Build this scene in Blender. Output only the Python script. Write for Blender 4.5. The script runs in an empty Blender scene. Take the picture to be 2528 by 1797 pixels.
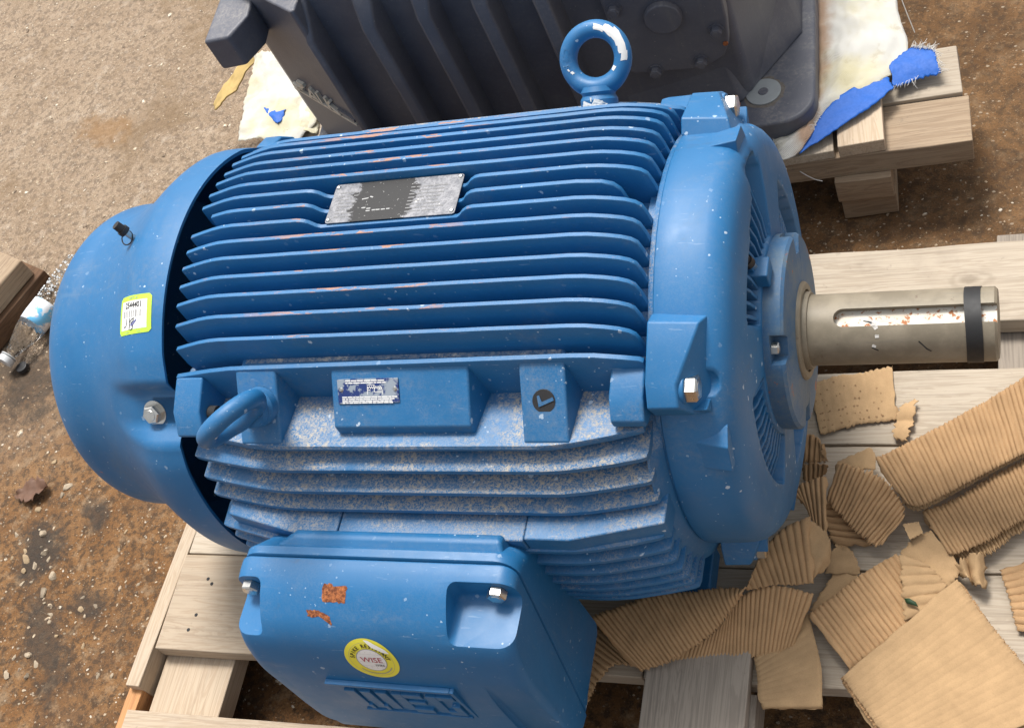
import bpy, bmesh, math, random
from mathutils import Vector, Matrix, noise
random.seed(7)
sc = bpy.context.scene
col = sc.collection
R_ = math.radians
H = 0.45                                   # height of the motor shaft axis above the ground

# ------------------------------------------------------------------ camera, sky, sun, exposure
cam_data = bpy.data.cameras.new("camera")
cam = bpy.data.objects.new("camera", cam_data); col.objects.link(cam)
cr = ((0.921546, -0.026374, -0.387372), (0.190001, -0.839439, 0.509159), (-0.338603, -0.542814, -0.76857))
M = Matrix([[r[0], -r[1], -r[2]] for r in cr]).to_4x4()
M.translation = Vector((0.059709, -0.896124, 1.298224 + H))
cam.matrix_world = M
cam_data.sensor_width = 36.0
cam_data.lens = 3200.2 / 2528.0 * 36.0
cam_data.clip_start = 0.05
cam_data.clip_end = 600.0
sc.camera = cam

SUN_TRAVEL = Vector((0.17, -0.36, -0.90)).normalized()
to_sun = -SUN_TRAVEL
world = bpy.data.worlds.new("World"); sc.world = world
world.use_nodes = True
wn = world.node_tree.nodes; wl = world.node_tree.links
sky = wn.new("ShaderNodeTexSky"); sky.sky_type = 'NISHITA'; sky.sun_disc = False
sky.sun_elevation = math.asin(to_sun.z)
sky.sun_rotation = math.atan2(to_sun.x, to_sun.y)
sky.air_density = 1.0; sky.dust_density = 4.0; sky.ozone_density = 1.0
hs = wn.new("ShaderNodeHueSaturation"); hs.inputs['Saturation'].default_value = 0.18
bg = wn["Background"]; bg.inputs['Strength'].default_value = 0.15
wl.new(sky.outputs[0], hs.inputs['Color']); wl.new(hs.outputs[0], bg.inputs['Color'])

sun_d = bpy.data.lights.new("sun", 'SUN'); sun_d.energy = 3.0; sun_d.angle = R_(16.0); sun_d.color = (1.0, 0.96, 0.90)
sun = bpy.data.objects.new("sun", sun_d); col.objects.link(sun)
sun.rotation_euler = SUN_TRAVEL.to_track_quat('-Z', 'Y').to_euler()
sun.location = (-3, 2, 6)

sc.view_settings.view_transform = 'Standard'; sc.view_settings.look = 'None'
sc.view_settings.gamma = 1.0; sc.view_settings.use_curve_mapping = False
sc.view_settings.exposure = 0.40

# ------------------------------------------------------------------ materials
class NT:
    """small helper round a node tree"""
    def __init__(s, name):
        s.m = bpy.data.materials.new(name); s.m.use_nodes = True
        s.t = s.m.node_tree; s.b = s.t.nodes["Principled BSDF"]
        s.tc = s.t.nodes.new("ShaderNodeTexCoord"); s.geo = s.t.nodes.new("ShaderNodeNewGeometry")
        s.pos = s.geo.outputs['Position']
    def new(s, t): return s.t.nodes.new(t)
    def link(s, a, b): s.t.links.new(a, b)
    def put(s, sock, v):
        if isinstance(v, (int, float)): sock.default_value = v
        elif isinstance(v, tuple): sock.default_value = v if len(v) == len(sock.default_value) else (*v, 1.0)
        else: s.link(v, sock)
    def mapping(s, vec, scale=(1, 1, 1), rot=(0, 0, 0), loc=(0, 0, 0)):
        n = s.new("ShaderNodeMapping"); s.link(vec, n.inputs[0])
        n.inputs['Scale'].default_value = scale; n.inputs['Rotation'].default_value = rot; n.inputs['Location'].default_value = loc
        return n.outputs[0]
    def noise(s, vec, scale, detail=4, rough=.55, dist=0):
        n = s.new("ShaderNodeTexNoise"); s.link(vec, n.inputs['Vector'])
        n.inputs['Scale'].default_value = scale; n.inputs['Detail'].default_value = detail
        n.inputs['Roughness'].default_value = rough; n.inputs['Distortion'].default_value = dist
        return n.outputs['Fac']
    def voro(s, vec, scale, out='Distance', feature='F1', rnd=1.0):
        n = s.new("ShaderNodeTexVoronoi"); n.feature = feature; s.link(vec, n.inputs['Vector'])
        n.inputs['Scale'].default_value = scale; n.inputs['Randomness'].default_value = rnd
        return n.outputs[out]
    def math(s, op, a, b=0.0, clamp=False):
        n = s.new("ShaderNodeMath"); n.operation = op; n.use_clamp = clamp
        s.put(n.inputs[0], a); s.put(n.inputs[1], b); return n.outputs[0]
    def ramp(s, fac, a, b, lo=0.0, hi=1.0):
        n = s.new("ShaderNodeMapRange"); n.interpolation_type = 'SMOOTHSTEP'; s.put(n.inputs[0], fac)
        n.inputs[1].default_value = a; n.inputs[2].default_value = b; n.inputs[3].default_value = lo; n.inputs[4].default_value = hi
        return n.outputs[0]
    def mix(s, fac, a, b, mode='MIX'):
        n = s.new("ShaderNodeMix"); n.data_type = 'RGBA'; n.blend_type = mode
        s.put(n.inputs[0], fac); s.put(n.inputs[6], a); s.put(n.inputs[7], b); return n.outputs[2]
    def sep(s, vec):
        n = s.new("ShaderNodeSeparateXYZ"); s.link(vec, n.inputs[0]); return n.outputs
    def attr(s, name):
        n = s.new("ShaderNodeAttribute"); n.attribute_name = name; return n.outputs['Fac']
    def bump(s, h, strength=.3, dist=.001, normal=None):
        n = s.new("ShaderNodeBump"); s.put(n.inputs['Height'], h)
        n.inputs['Strength'].default_value = strength; n.inputs['Distance'].default_value = dist
        if normal is not None: s.link(normal, n.inputs['Normal'])
        s.link(n.outputs[0], s.b.inputs['Normal']); return n.outputs[0]
    def base(s, c): s.put(s.b.inputs['Base Color'], c)
    def rough(s, v): s.put(s.b.inputs['Roughness'], v)

def simple(name, c, rough=.5, metal=0.0, var=.15, scale=60, bump=.1):
    n = NT(name); f = n.noise(n.pos, scale, 5)
    d = n.mix(n.math('MULTIPLY', f, var * 2), c, tuple(x * .45 for x in c)); n.base(d)
    n.rough(n.math('ADD', n.math('MULTIPLY', f, .25), rough - .12)); n.b.inputs['Metallic'].default_value = metal
    if bump: n.bump(f, bump, .001)
    return n.m

BLUE = (0.008, 0.116, 0.285)
def paint(name, dust=0.0, flake=1.0, rust_tip=False, cast=.25, c=BLUE):
    """worn blue machine enamel: chalky patches, bare dust where it can settle, white overspray dots"""
    n = NT(name); P = n.pos
    big = n.noise(P, 5, 4); mid = n.noise(P, 38, 5, .6); fine = n.noise(P, 260, 3, .6)
    colr = n.mix(n.ramp(big, .3, .75), c, tuple(x * 1.18 + .004 for x in c))
    colr = n.mix(n.ramp(mid, .5, .8, 0, .28), colr, (0.016, 0.150, 0.340))
    # scuffs
    sv = n.noise(n.mapping(P, (30, 220, 160), (0, .3, .5)), 1.0, 3, .6)
    colr = n.mix(n.ramp(sv, .66, .74, 0, .35), colr, (.22, .33, .48))
    ro = n.math('ADD', n.math('ADD', n.math('MULTIPLY', mid, .26), n.math('MULTIPLY', big, .22)), .24)
    nz = n.sep(n.geo.outputs['Normal'])[2]
    if dust > 0:
        up = n.ramp(nz, .05, .75)
        patch = n.ramp(n.noise(P, 9, 7, .75), .42, .60)
        grain = n.ramp(n.noise(P, 430, 4, .75), .44, .58)
        spots = n.ramp(n.noise(P, 150, 7, .8), .50, .60)
        d = n.math('MULTIPLY', n.math('MULTIPLY', n.math('ADD', n.math('MULTIPLY', up, .85), .15), n.math('ADD', n.math('MULTIPLY', patch, 1.1), .22)),
                   n.math('MAXIMUM', n.math('MULTIPLY', grain, .7), spots))
        d = n.math('MULTIPLY', d, dust, True)
        colr = n.mix(d, colr, n.mix(n.noise(P, 90, 3), (.33, .29, .235), (.52, .475, .40)))
        ro = n.mix(d, ro, (.9, .9, .9))
    film = n.math('MULTIPLY', n.ramp(n.noise(P, 6.5, 6, .7, .6), .48, .75), n.ramp(n.noise(P, 140, 5, .75), .35, .7))
    colr = n.mix(n.math('MULTIPLY', film, .40), colr, (.19, .225, .25))
    ro = n.mix(n.math('MULTIPLY', film, .7), ro, (.75, .75, .75))
    wipe = n.ramp(n.noise(n.mapping(P, (4, 60, 9), (.5, .2, .9)), 1, 4, .65), .62, .74)
    colr = n.mix(n.math('MULTIPLY', wipe, .26), colr, (.13, .22, .32))
    grime = n.math('MULTIPLY', n.ramp(n.noise(n.mapping(P, (7, 16, 4)), 1, 7, .75, .8), .56, .74), n.ramp(n.noise(P, 75, 5, .75), .40, .62))
    colr = n.mix(n.math('MULTIPLY', grime, .38), colr, (.045, .060, .070))
    # white overspray / bird-lime dots
    vn = n.new("ShaderNodeTexVoronoi"); n.link(n.mapping(P, (1, 1, 1)), vn.inputs['Vector']); vn.inputs['Scale'].default_value = 62
    keep = n.math('GREATER_THAN', n.sep(vn.outputs['Color'])[0], .52)
    size = n.math('MULTIPLY', n.sep(vn.outputs['Color'])[1], .17)
    dotd = n.math('ADD', vn.outputs['Distance'], n.math('MULTIPLY', n.math('SUBTRACT', fine, .5), .42))
    dots = n.math('MULTIPLY', n.math('LESS_THAN', dotd, size), keep)
    v2 = n.new("ShaderNodeTexVoronoi"); n.link(P, v2.inputs['Vector']); v2.inputs['Scale'].default_value = 150
    small = n.math('MULTIPLY', n.math('LESS_THAN', v2.outputs['Distance'], n.math('MULTIPLY', n.sep(v2.outputs['Color'])[1], .20)), n.math('GREATER_THAN', n.sep(v2.outputs['Color'])[0], .72))
    dots = n.math('MAXIMUM', dots, n.math('MULTIPLY', small, .75))
    clump = n.ramp(n.noise(P, 7, 3), .42, .62)
    dots = n.math('MULTIPLY', n.math('MULTIPLY', dots, n.math('ADD', n.math('MULTIPLY', clump, .75), .1)), flake, True)
    colr = n.mix(dots, colr, (.50, .60, .70))
    # small rust nicks
    rn = n.ramp(n.noise(P, 24, 6, .7), .715, .735)
    colr = n.mix(n.math('MULTIPLY', rn, .8), colr, (.36, .13, .06))
    if rust_tip:
        tip = n.ramp(n.attr("tip"), .55, .9)
        x = n.sep(P)[0]
        band = n.math('MULTIPLY', n.ramp(x, -.86, -.72), n.ramp(x, -.50, -.62))
        seg = n.ramp(n.noise(n.mapping(P, (1, 6, 0.3)), 21, 4, .6), .57, .59)
        seg2 = n.ramp(n.noise(n.mapping(P, (1, 5, 0.3)), 46, 3, .6), .655, .67)
        f = n.math('MULTIPLY', tip, n.math('MAXIMUM', n.math('MULTIPLY', seg, band), n.math('MULTIPLY', seg2, n.math('ADD', n.math('MULTIPLY', band, .7), .3))))
        yb = n.math('LESS_THAN', n.math('ABSOLUTE', n.sep(P)[1]), .034); xb = n.math('LESS_THAN', n.math('ABSOLUTE', n.math('ADD', x, .651)), .108)
        f = n.math('MULTIPLY', f, n.math('SUBTRACT', 1.0, n.math('MULTIPLY', yb, xb)))
        colr = n.mix(n.math('MULTIPLY', f, .92), colr, n.mix(n.noise(P, 160, 3), (.33, .16, .10), (.46, .27, .19)))
        ro = n.mix(f, ro, (.8, .8, .8))
    n.base(colr); n.rough(ro)
    n.b.inputs['Specular IOR Level'].default_value = .5
    h = n.math('ADD', n.math('MULTIPLY', mid, .6), n.math('MULTIPLY', fine, .35))
    n.bump(h, cast, .0016)
    return n.m

def make_wood(name, pale, dark, grey=0.0, stain=.3):
    n = NT(name); oi = n.new("ShaderNodeObjectInfo")
    off = n.new("ShaderNodeVectorMath"); off.operation = 'ADD'
    cmb = n.new("ShaderNodeCombineXYZ"); r10 = n.math('MULTIPLY', oi.outputs['Random'], 37.0)
    for i in range(3): n.link(r10, cmb.inputs[i])
    n.link(n.tc.outputs['Object'], off.inputs[0]); n.link(cmb.outputs[0], off.inputs[1])
    V = off.outputs[0]
    ax = n.new("ShaderNodeVectorMath"); ax.operation = 'MULTIPLY'
    n.link(V, ax.inputs[0])
    # grain runs along the object's local X
    ax.inputs[1].default_value = (.55, 9, 9)
    g1 = n.noise(ax.outputs[0], 4, 5, .6, 1.6)
    rings = n.math('SINE', n.math('MULTIPLY', g1, 46.0))
    fine = n.noise(n.mapping(V, (6, 260, 260)), 1, 4, .6)
    colr = n.mix(n.ramp(rings, -.3, 1.0, 0, .5), pale, dark)
    colr = n.mix(n.ramp(fine, .45, .75, 0, .45), colr, tuple(x * .55 for x in dark))
    blot = n.noise(V, 7, 5, .6)
    colr = n.mix(n.ramp(blot, .55, .8, 0, stain), colr, (.16, .12, .085))
    colr = n.mix(n.ramp(n.noise(V, 60, 5, .7), .62, .72, 0, .35), colr, (.13, .10, .075))
    if grey: colr = n.mix(n.ramp(n.noise(V, 9, 4), .2, .8, grey * .6, grey), colr, (.36, .33, .29))
    crk = n.noise(n.mapping(V, (1.2, 46, 46)), 1, 5, .7, .4)
    colr = n.mix(n.ramp(crk, .665, .70, 0, .7), colr, (.07, .05, .035))
    colr = n.mix(n.ramp(n.noise(V, 2.6, 6, .7), .50, .72, 0, .35), colr, (.20, .16, .12))
    # knots
    kv = n.new("ShaderNodeTexVoronoi"); n.link(n.mapping(V, (.55, 1, 1)), kv.inputs['Vector']); kv.inputs['Scale'].default_value = 8.5
    kd = n.math('ADD', kv.outputs['Distance'], n.math('MULTIPLY', n.math('SUBTRACT', n.noise(V, 30, 3), .5), .12))
    ksel = n.math('GREATER_THAN', n.sep(kv.outputs['Color'])[0], .62)
    kr = n.math('MULTIPLY', n.ramp(kd, .22, .06), ksel)
    kring = n.math('MULTIPLY', n.math('ADD', n.math('SINE', n.math('MULTIPLY', kd, 95.0)), 1.0), .5)
    colr = n.mix(n.math('MULTIPLY', n.math('MULTIPLY', kr, kring), .45), colr, tuple(x * .5 for x in dark))
    v = n.math('ADD', n.math('MULTIPLY', oi.outputs['Random'], .30), .85)
    hsv = n.new("ShaderNodeHueSaturation"); n.link(colr, hsv.inputs['Color']); n.link(v, hsv.inputs['Value'])
    n.base(hsv.outputs[0]); n.rough(.82); n.b.inputs['Specular IOR Level'].default_value = .25
    n.bump(n.math('ADD', n.math('MULTIPLY', fine, .7), n.math('MULTIPLY', g1, .5)), .35, .0015)
    return n.m

def make_card(name, c=(.385, .24, .125)):
    n = NT(name); oi = n.new("ShaderNodeObjectInfo"); V = n.tc.outputs['Object']
    f1 = n.noise(V, 30, 5, .6); f2 = n.noise(V, 700, 3, .6); f3 = n.noise(n.mapping(V, (90, 900, 300), (0, 0, .6)), 1, 3)
    colr = n.mix(n.ramp(f1, .3, .75), c, tuple(x * 1.22 for x in c))
    colr = n.mix(n.ramp(f2, .4, .8, 0, .3), colr, tuple(x * .6 for x in c))
    colr = n.mix(n.ramp(f3, .55, .8, 0, .25), colr, tuple(min(1, x * 1.35) for x in c))
    colr = n.mix(n.ramp(n.noise(V, 12, 4), .60, .75, 0, .35), colr, (.24, .15, .08))
    hsv = n.new("ShaderNodeHueSaturation"); n.link(colr, hsv.inputs['Color'])
    n.link(n.math('ADD', n.math('MULTIPLY', oi.outputs['Random'], .28), .86), hsv.inputs['Value'])
    n.base(hsv.outputs[0]); n.rough(.92); n.b.inputs['Specular IOR Level'].default_value = .15
    n.bump(n.math('ADD', f1, n.math('MULTIPLY', f2, .3)), .25, .002)
    return n.m

def make_concrete():
    n = NT("stained_concrete"); P = n.pos; x, y, z = n.sep(P)[0:3]
    big = n.noise(P, 1.7, 5, .6); mid = n.noise(P, 9, 6, .65); fine = n.noise(P, 70, 6, .7); grit = n.noise(P, 340, 4, .7)
    # paler dry slab on the far left, brown mossy slab near and to the right
    side = n.math('ADD', n.math('MULTIPLY', x, -.75), n.math('MULTIPLY', y, .75))
    side = n.math('ADD', side, n.math('MULTIPLY', n.math('SUBTRACT', big, .5), 1.5))
    pale = n.ramp(side, 1.15, 2.05)
    brown = n.mix(n.ramp(mid, .35, .7), (.165, .078, .028), (.265, .14, .058))
    brown = n.mix(n.ramp(fine, .45, .60, 0, .85), brown, (.060, .037, .022)); brown = n.mix(n.ramp(n.noise(P, 3.2, 6, .7), .50, .68, 0, .6), brown, (.085, .05, .03))
    brown = n.mix(n.ramp(n.noise(P, 24, 5, .7), .52, .68, 0, .7), brown, (.30, .20, .115))
    tan = n.mix(n.ramp(mid, .3, .75), (.27, .195, .13), (.36, .275, .195))
    tan = n.mix(n.ramp(fine, .47, .60, 0, .75), tan, (.15, .11, .08)); tan = n.mix(n.ramp(n.noise(P, 130, 5, .75), .54, .64, 0, .6), tan, (.50, .41, .31))
    tan = n.mix(n.ramp(n.noise(P, 20, 5, .7), .55, .7, 0, .5), tan, (.50, .42, .33))
    tan = n.mix(n.ramp(n.noise(P, 4.5, 6, .7), .50, .68, 0, .75), tan, (.19, .125, .07))
    colr = n.mix(pale, brown, tan)
    right = n.math('MULTIPLY', n.ramp(n.math('ADD', x, n.math('MULTIPLY', n.math('SUBTRACT', big, .5), .4)), -.75, -.05), n.ramp(y, -.1, .25))
    colr = n.mix(n.math('MULTIPLY', right, .55), colr, n.mix(n.ramp(mid, .4, .65), (.075, .043, .02), (.15, .085, .04)))
    # sandy specks of aggregate
    vn = n.new("ShaderNodeTexVoronoi"); n.link(n.mapping(P, (1, 1.4, 1), (0, 0, .5)), vn.inputs['Vector']); vn.inputs['Scale'].default_value = 95
    sp = n.math('MULTIPLY', n.math('LESS_THAN', n.math('ADD', vn.outputs['Distance'], n.math('MULTIPLY', n.math('SUBTRACT', grit, .5), .3)), n.math('MULTIPLY', n.sep(vn.outputs['Color'])[1], .30)),
                n.math('GREATER_THAN', n.sep(vn.outputs['Color'])[0], .62))
    colr = n.mix(n.math('MULTIPLY', sp, .7), colr, n.mix(n.sep(vn.outputs['Color'])[2], (.62, .52, .38), (.30, .24, .18)))
    colr = n.mix(n.ramp(grit, .48, .66, 0, .55), colr, (.05, .037, .025)); colr = n.mix(n.ramp(n.noise(P, 200, 4, .75), .58, .68, 0, .5), colr, (.40, .29, .18))
    # oil stains
    def blob(cx, cy, r, sx=1.0, rot=0.0):
        mp = n.mapping(P, (1, 1, 0), (0, 0, 0), (-cx, -cy, 0)); mp = n.mapping(mp, (1, 1, 1), (0, 0, rot)); mp = n.mapping(mp, (1 / sx, 1, 1))
        ln = n.new("ShaderNodeVectorMath"); ln.operation = 'LENGTH'; n.link(mp, ln.inputs[0])
        d = n.math('ADD', ln.outputs['Value'], n.math('MULTIPLY', n.math('SUBTRACT', n.noise(P, 15, 8, .78), .5), r * 3.4))
        return n.ramp(d, r * 1.2, r * .35)
    oil = blob(-1.70, -.13, .085, .75)
    for b in ((-1.60, -.30, .05, 2.6, .9), (-1.535, -.225, .035, 1.5, .3), (-1.60, -.05, .03, 1.5, .9), (-1.53, .40, .07, 1.2, .4), (-1.39, .62, .05, 1.8, .5), (-1.93, .26, .10, 1.4, .6), (-1.47, .90, .05, 2.2, .6)):
        oil = n.math('MAXIMUM', oil, n.math('MULTIPLY', blob(*b), .85))
    colr = n.mix(n.math('MULTIPLY', oil, .88), colr, (.026, .019, .013))
    colr = n.mix(n.math('MULTIPLY', blob(-2.02, .97, .055, 1.6, .3), .6), colr, (.24, .13, .05))
    n.base(colr)
    n.rough(n.math('SUBTRACT', .92, n.math('MULTIPLY', oil, .35)))
    n.b.inputs['Specular IOR Level'].default_value = .3
    n.bump(n.math('ADD', n.math('ADD', n.math('MULTIPLY', mid, .6), n.math('MULTIPLY', fine, .8)), n.math('ADD', n.math('MULTIPLY', grit, .35), n.math('MULTIPLY', sp, .5))), .8, .006)
    return n.m

MAT = {}
MAT['paint'] = paint("blue_enamel", dust=.10)
MAT['paint_clean'] = paint("blue_enamel_smooth", dust=.05, cast=.08)
MAT['paint_dust'] = paint("blue_enamel_dusty", dust=.85, flake=1.0, cast=.6)
MAT['paint_pad'] = paint("blue_enamel_pad", dust=.55, cast=.45)
MAT['paint_mid'] = paint("blue_enamel_part_dusty", dust=.42, cast=.45)
def m_dust():
    n = NT("settled_dust"); P = n.pos; a = n.noise(P, 240, 6, .75); b = n.noise(P, 40, 5, .7)
    c = n.mix(n.ramp(a, .38, .60), (.05, .15, .30), (.56, .53, .48)); c = n.mix(n.ramp(b, .62, .5, 0, .6), c, (.03, .13, .29)); n.base(c); n.rough(.9); n.bump(a, .8, .003); return n.m
MAT['dust'] = m_dust()
MAT['paint_fin'] = paint("blue_enamel_fin", dust=.07, rust_tip=True, cast=.3)
def m_gear():
    n = NT("charcoal_enamel"); P = n.pos; a = n.noise(P, 9, 6, .7); b = n.noise(P, 150, 5, .75); up = n.ramp(n.sep(n.geo.outputs['Normal'])[2], .1, .9)
    c = n.mix(n.ramp(a, .35, .7), (.076, .081, .104), (.098, .103, .126))
    st = n.ramp(n.noise(n.mapping(P, (26, 26, 3)), 1, 5, .65), .56, .74); c = n.mix(n.math('MULTIPLY', st, .35), c, (.15, .145, .14))
    d = n.math('MULTIPLY', n.math('MULTIPLY', n.math('ADD', n.math('MULTIPLY', up, .55), .12), n.ramp(a, .42, .66)), n.ramp(b, .38, .66)); c = n.mix(d, c, (.26, .24, .225))
    c = n.mix(n.ramp(n.noise(P, 300, 3, .6), .70, .74, 0, .6), c, (.36, .35, .34))
    n.base(c); n.rough(n.math('ADD', n.math('MULTIPLY', a, .3), .32)); n.bump(n.math('ADD', b, n.math('MULTIPLY', n.noise(P, 40, 4), .8)), .3, .0014); return n.m
MAT['gear'] = m_gear()
MAT['gear_grey'] = MAT['gear']
MAT['wood_new'] = make_wood("fresh_pine", (.52, .405, .285), (.37, .25, .15), .30, .32)
MAT['wood_old'] = make_wood("weathered_pine", (.45, .375, .285), (.29, .22, .15), .28, .45)
MAT['wood_grey'] = make_wood("silvered_pine", (.30, .25, .20), (.15, .12, .092), .25, .4)
MAT['wood_tan'] = make_wood("dirty_pine", (.37, .27, .175), (.22, .14, .08), .15, .7)
MAT['wood_dark'] = make_wood("dark_brown_timber", (.16, .09, .05), (.07, .04, .025), 0, .6)  # very dark brown tone for the lower offcut
MAT['wood_orange'] = make_wood("orange_splinter", (.52, .27, .12), (.36, .16, .07), 0, .2)
MAT['card'] = make_card("brown_cardboard")
MAT['card_smooth'] = make_card("smooth_cardboard", (.41, .27, .145))
MAT['card_yellow'] = make_card("yellowed_cardboard", (.50, .36, .15))
MAT['concrete'] = make_concrete()
MAT['zinc'] = simple("zinc_plated_steel", (.66, .65, .61), .30, 1.0, .2, 200, .05)
MAT['zinc_yellow'] = simple("yellow_zinc", (.62, .58, .42), .32, 1.0, .25, 200, .05)
MAT['rubber'] = simple("black_rubber", (.016, .016, .017), .6, 0, .3, 90, .1)
MAT['black_cap'] = simple("black_plastic", (.02, .02, .022), .4, 0, .3, 90, .05)
MAT['cavity'] = simple("dark_iron_and_shade", (.03, .03, .032), .85, 0, .4, 60, .3)  # near-black: shade painted into rear gap and hole; also dark plug and nails
MAT['white_chip'] = simple("bare_white_primer", (.74, .74, .72), .6, 0, .1, 120, .15)
def m_rust():
    n = NT("raw_rust"); P = n.pos; a = n.noise(P, 210, 6, .75); b = n.noise(P, 60, 5, .7)
    c = n.mix(n.ramp(a, .38, .62), (.12, .035, .015), (.40, .135, .045)); c = n.mix(n.ramp(b, .55, .7), c, (.50, .22, .09)); n.base(c); n.rough(.95); n.bump(a, .9, .002); return n.m
MAT['rust'] = m_rust()
MAT['lime'] = simple("lime_green_label", (.46, .72, .06), .5, 0, .03, 50, 0)
MAT['white_label'] = simple("white_label", (.82, .82, .80), .5, 0, .03, 50, 0)
MAT['ink'] = simple("black_ink", (.02, .02, .022), .6, 0, .1, 50, 0)
MAT['grey_ink'] = simple("grey_ink", (.36, .36, .36), .6, 0, .1, 50, 0)
MAT['washer'] = simple('dull_zinc', (.36, .385, .39), .5, .2, .2, 60, .05)
MAT['print'] = simple("worn_print", (.20, .20, .205), .6, 0, .2, 300, 0)
MAT['blue_ink'] = simple("blue_pen_ink", (.14, .15, .38), .6, 0, .1, 50, 0)
MAT['yellow'] = simple("yellow_label", (.83, .76, .07), .45, 0, .05, 50, 0)
MAT['red_ink'] = simple("crimson_ink", (.42, .02, .06), .5, 0, .1, 50, 0)
MAT['tarp_blue'] = simple("blue_woven_plastic", (.003, .115, .52), .62, 0, .3, 240, .5)
MAT['leaf'] = simple("dry_brown_leaf", (.17, .085, .05), .7, 0, .5, 80, .4)
MAT['green_leaf'] = simple("green_leaf_scrap", (.02, .06, .02), .6, 0, .4, 80, .2)
MAT['stone'] = simple("pale_flint", (.55, .44, .31), .8, 0, .7, 110, .5)
MAT['stone_dark'] = simple("grey_flint", (.33, .26, .18), .8, 0, .6, 110, .5)
MAT['stone_tan'] = simple("tan_flint", (.46, .33, .19), .75, 0, .6, 90, .5)
MAT['string'] = simple("white_thread", (.62, .60, .56), .7, 0, .1, 80, 0)
MAT['emblem'] = simple("worn_raised_letters", (.60, .56, .48), .55, 0, .3, 150, .2)

def m_tarp():
    n = NT("white_woven_plastic"); V = n.tc.outputs['Object']
    w = n.math('MULTIPLY', n.math('SINE', n.math('MULTIPLY', n.sep(V)[0], 2100.0)), n.math('SINE', n.math('MULTIPLY', n.sep(V)[1], 2100.0)))
    a = n.noise(V, 7, 5, .6); b = n.noise(V, 26, 5, .65)
    c = n.mix(n.ramp(a, .42, .68), (.56, .55, .51), (.53, .48, .31))
    c = n.mix(n.ramp(b, .58, .72, 0, .5), c, (.36, .30, .20))
    x = n.sep(n.pos)[0]
    edge = n.ramp(n.math('ADD', n.math('ABSOLUTE', n.math('ADD', x, .30)), n.math('MULTIPLY', n.math('SUBTRACT', n.noise(n.pos, 30, 5), .5), .04)), .028, .002)
    c = n.mix(n.math('MULTIPLY', edge, .75), c, (.33, .16, .06))
    n.base(c); n.rough(.62); n.bump(n.math('ADD', n.math('MULTIPLY', w, .35), n.math('MULTIPLY', b, 1.2)), .5, .002)
    return n.m
MAT['tarp'] = m_tarp()

def m_shaft():
    n = NT("coated_ground_steel"); P = n.pos
    a = n.noise(P, 26, 6, .65); s = n.noise(n.mapping(P, (9, 90, 90)), 1, 4, .6); f = n.noise(P, 260, 4, .7)
    c = n.mix(n.ramp(a, .35, .7), (.195, .165, .118), (.275, .235, .172))
    c = n.mix(n.ramp(s, .58, .72, 0, .45), c, (.17, .155, .13))
    c = n.mix(n.ramp(n.noise(P, 60, 5, .7), .64, .70, 0, .7), c, (.14, .10, .07))
    n.base(c); n.b.inputs['Metallic'].default_value = .05
    n.rough(n.math('ADD', n.math('MULTIPLY', a, .25), .42)); n.bump(n.math('ADD', f, s), .12, .001)
    return n.m
MAT['shaft'] = m_shaft()
def m_keyway():
    n = NT("keyway_bare_steel_with_rust"); P = n.pos
    r = n.ramp(n.noise(P, 120, 4, .6), .54, .62); r2 = n.ramp(n.noise(P, 30, 4), .5, .75, 0, .4)
    c = n.mix(r2, (.60, .57, .50), (.42, .28, .14)); c = n.mix(r, c, (.30, .10, .02))
    n.base(c); n.rough(.5); n.b.inputs['Metallic'].default_value = .15
    return n.m
MAT['keyway'] = m_keyway()
def m_capdisc():
    n = NT("worn_blue_cap_paint"); P = n.pos
    a = n.noise(P, 30, 6, .65); f = n.noise(P, 220, 4, .7)
    c = n.mix(n.ramp(a, .35, .7), (.04, .12, .24), (.10, .16, .22))
    c = n.mix(n.ramp(n.noise(P, 22, 5, .7), .62, .66), c, (.30, .11, .06))
    c = n.mix(n.ramp(f, .5, .75, 0, .4), c, (.22, .22, .20))
    n.base(c); n.rough(.6); n.bump(f, .3, .001); return n.m
MAT['cap_paint'] = m_capdisc()
def m_plate():
    n = NT("flaking_nameplate"); V = n.tc.outputs['Object']; x, y, z = n.sep(V)[0:3]
    rag = n.math('MULTIPLY', n.math('SUBTRACT', n.noise(n.mapping(V, (42, 95, 1)), 1, 8, .75), .5), .060)
    xx = n.math('ADD', x, .014); yv = n.math('MULTIPLY', y, .85)
    d = n.math('ADD', n.math('SQRT', n.math('ADD', n.math('MULTIPLY', xx, xx), n.math('MULTIPLY', yv, yv))), rag)
    blk = n.ramp(d, .043, .041)
    holes = n.ramp(n.noise(V, 260, 5, .7), .66, .68)
    a = n.noise(V, 90, 5, .7)
    metal = n.mix(n.ramp(a, .3, .7), (.11, .115, .13), (.25, .25, .265))
    metal = n.mix(n.ramp(n.noise(V, 420, 3, .7), .5, .62, 0, .5), metal, (.07, .07, .08))
    metal = n.mix(n.ramp(n.noise(V, 45, 4, .6), .68, .71), metal, (.6, .6, .57))
    blackc = n.mix(holes, (.012, .012, .013), (.5, .5, .48))
    n.base(n.mix(blk, metal, blackc)); n.rough(.5); n.b.inputs['Metallic'].default_value = .35
    return n.m
MAT['plate'] = m_plate()
def m_wplate():
    n = NT("scratched_wiring_plate"); V = n.tc.outputs['Object']
    a = n.noise(V, 55, 5, .65)
    c = n.mix(n.ramp(a, .47, .54), (.025, .05, .19), (.33, .38, .44))
    n.base(c); n.rough(.45); n.b.inputs['Metallic'].default_value = .4; return n.m
MAT['wplate'] = m_wplate()
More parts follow.
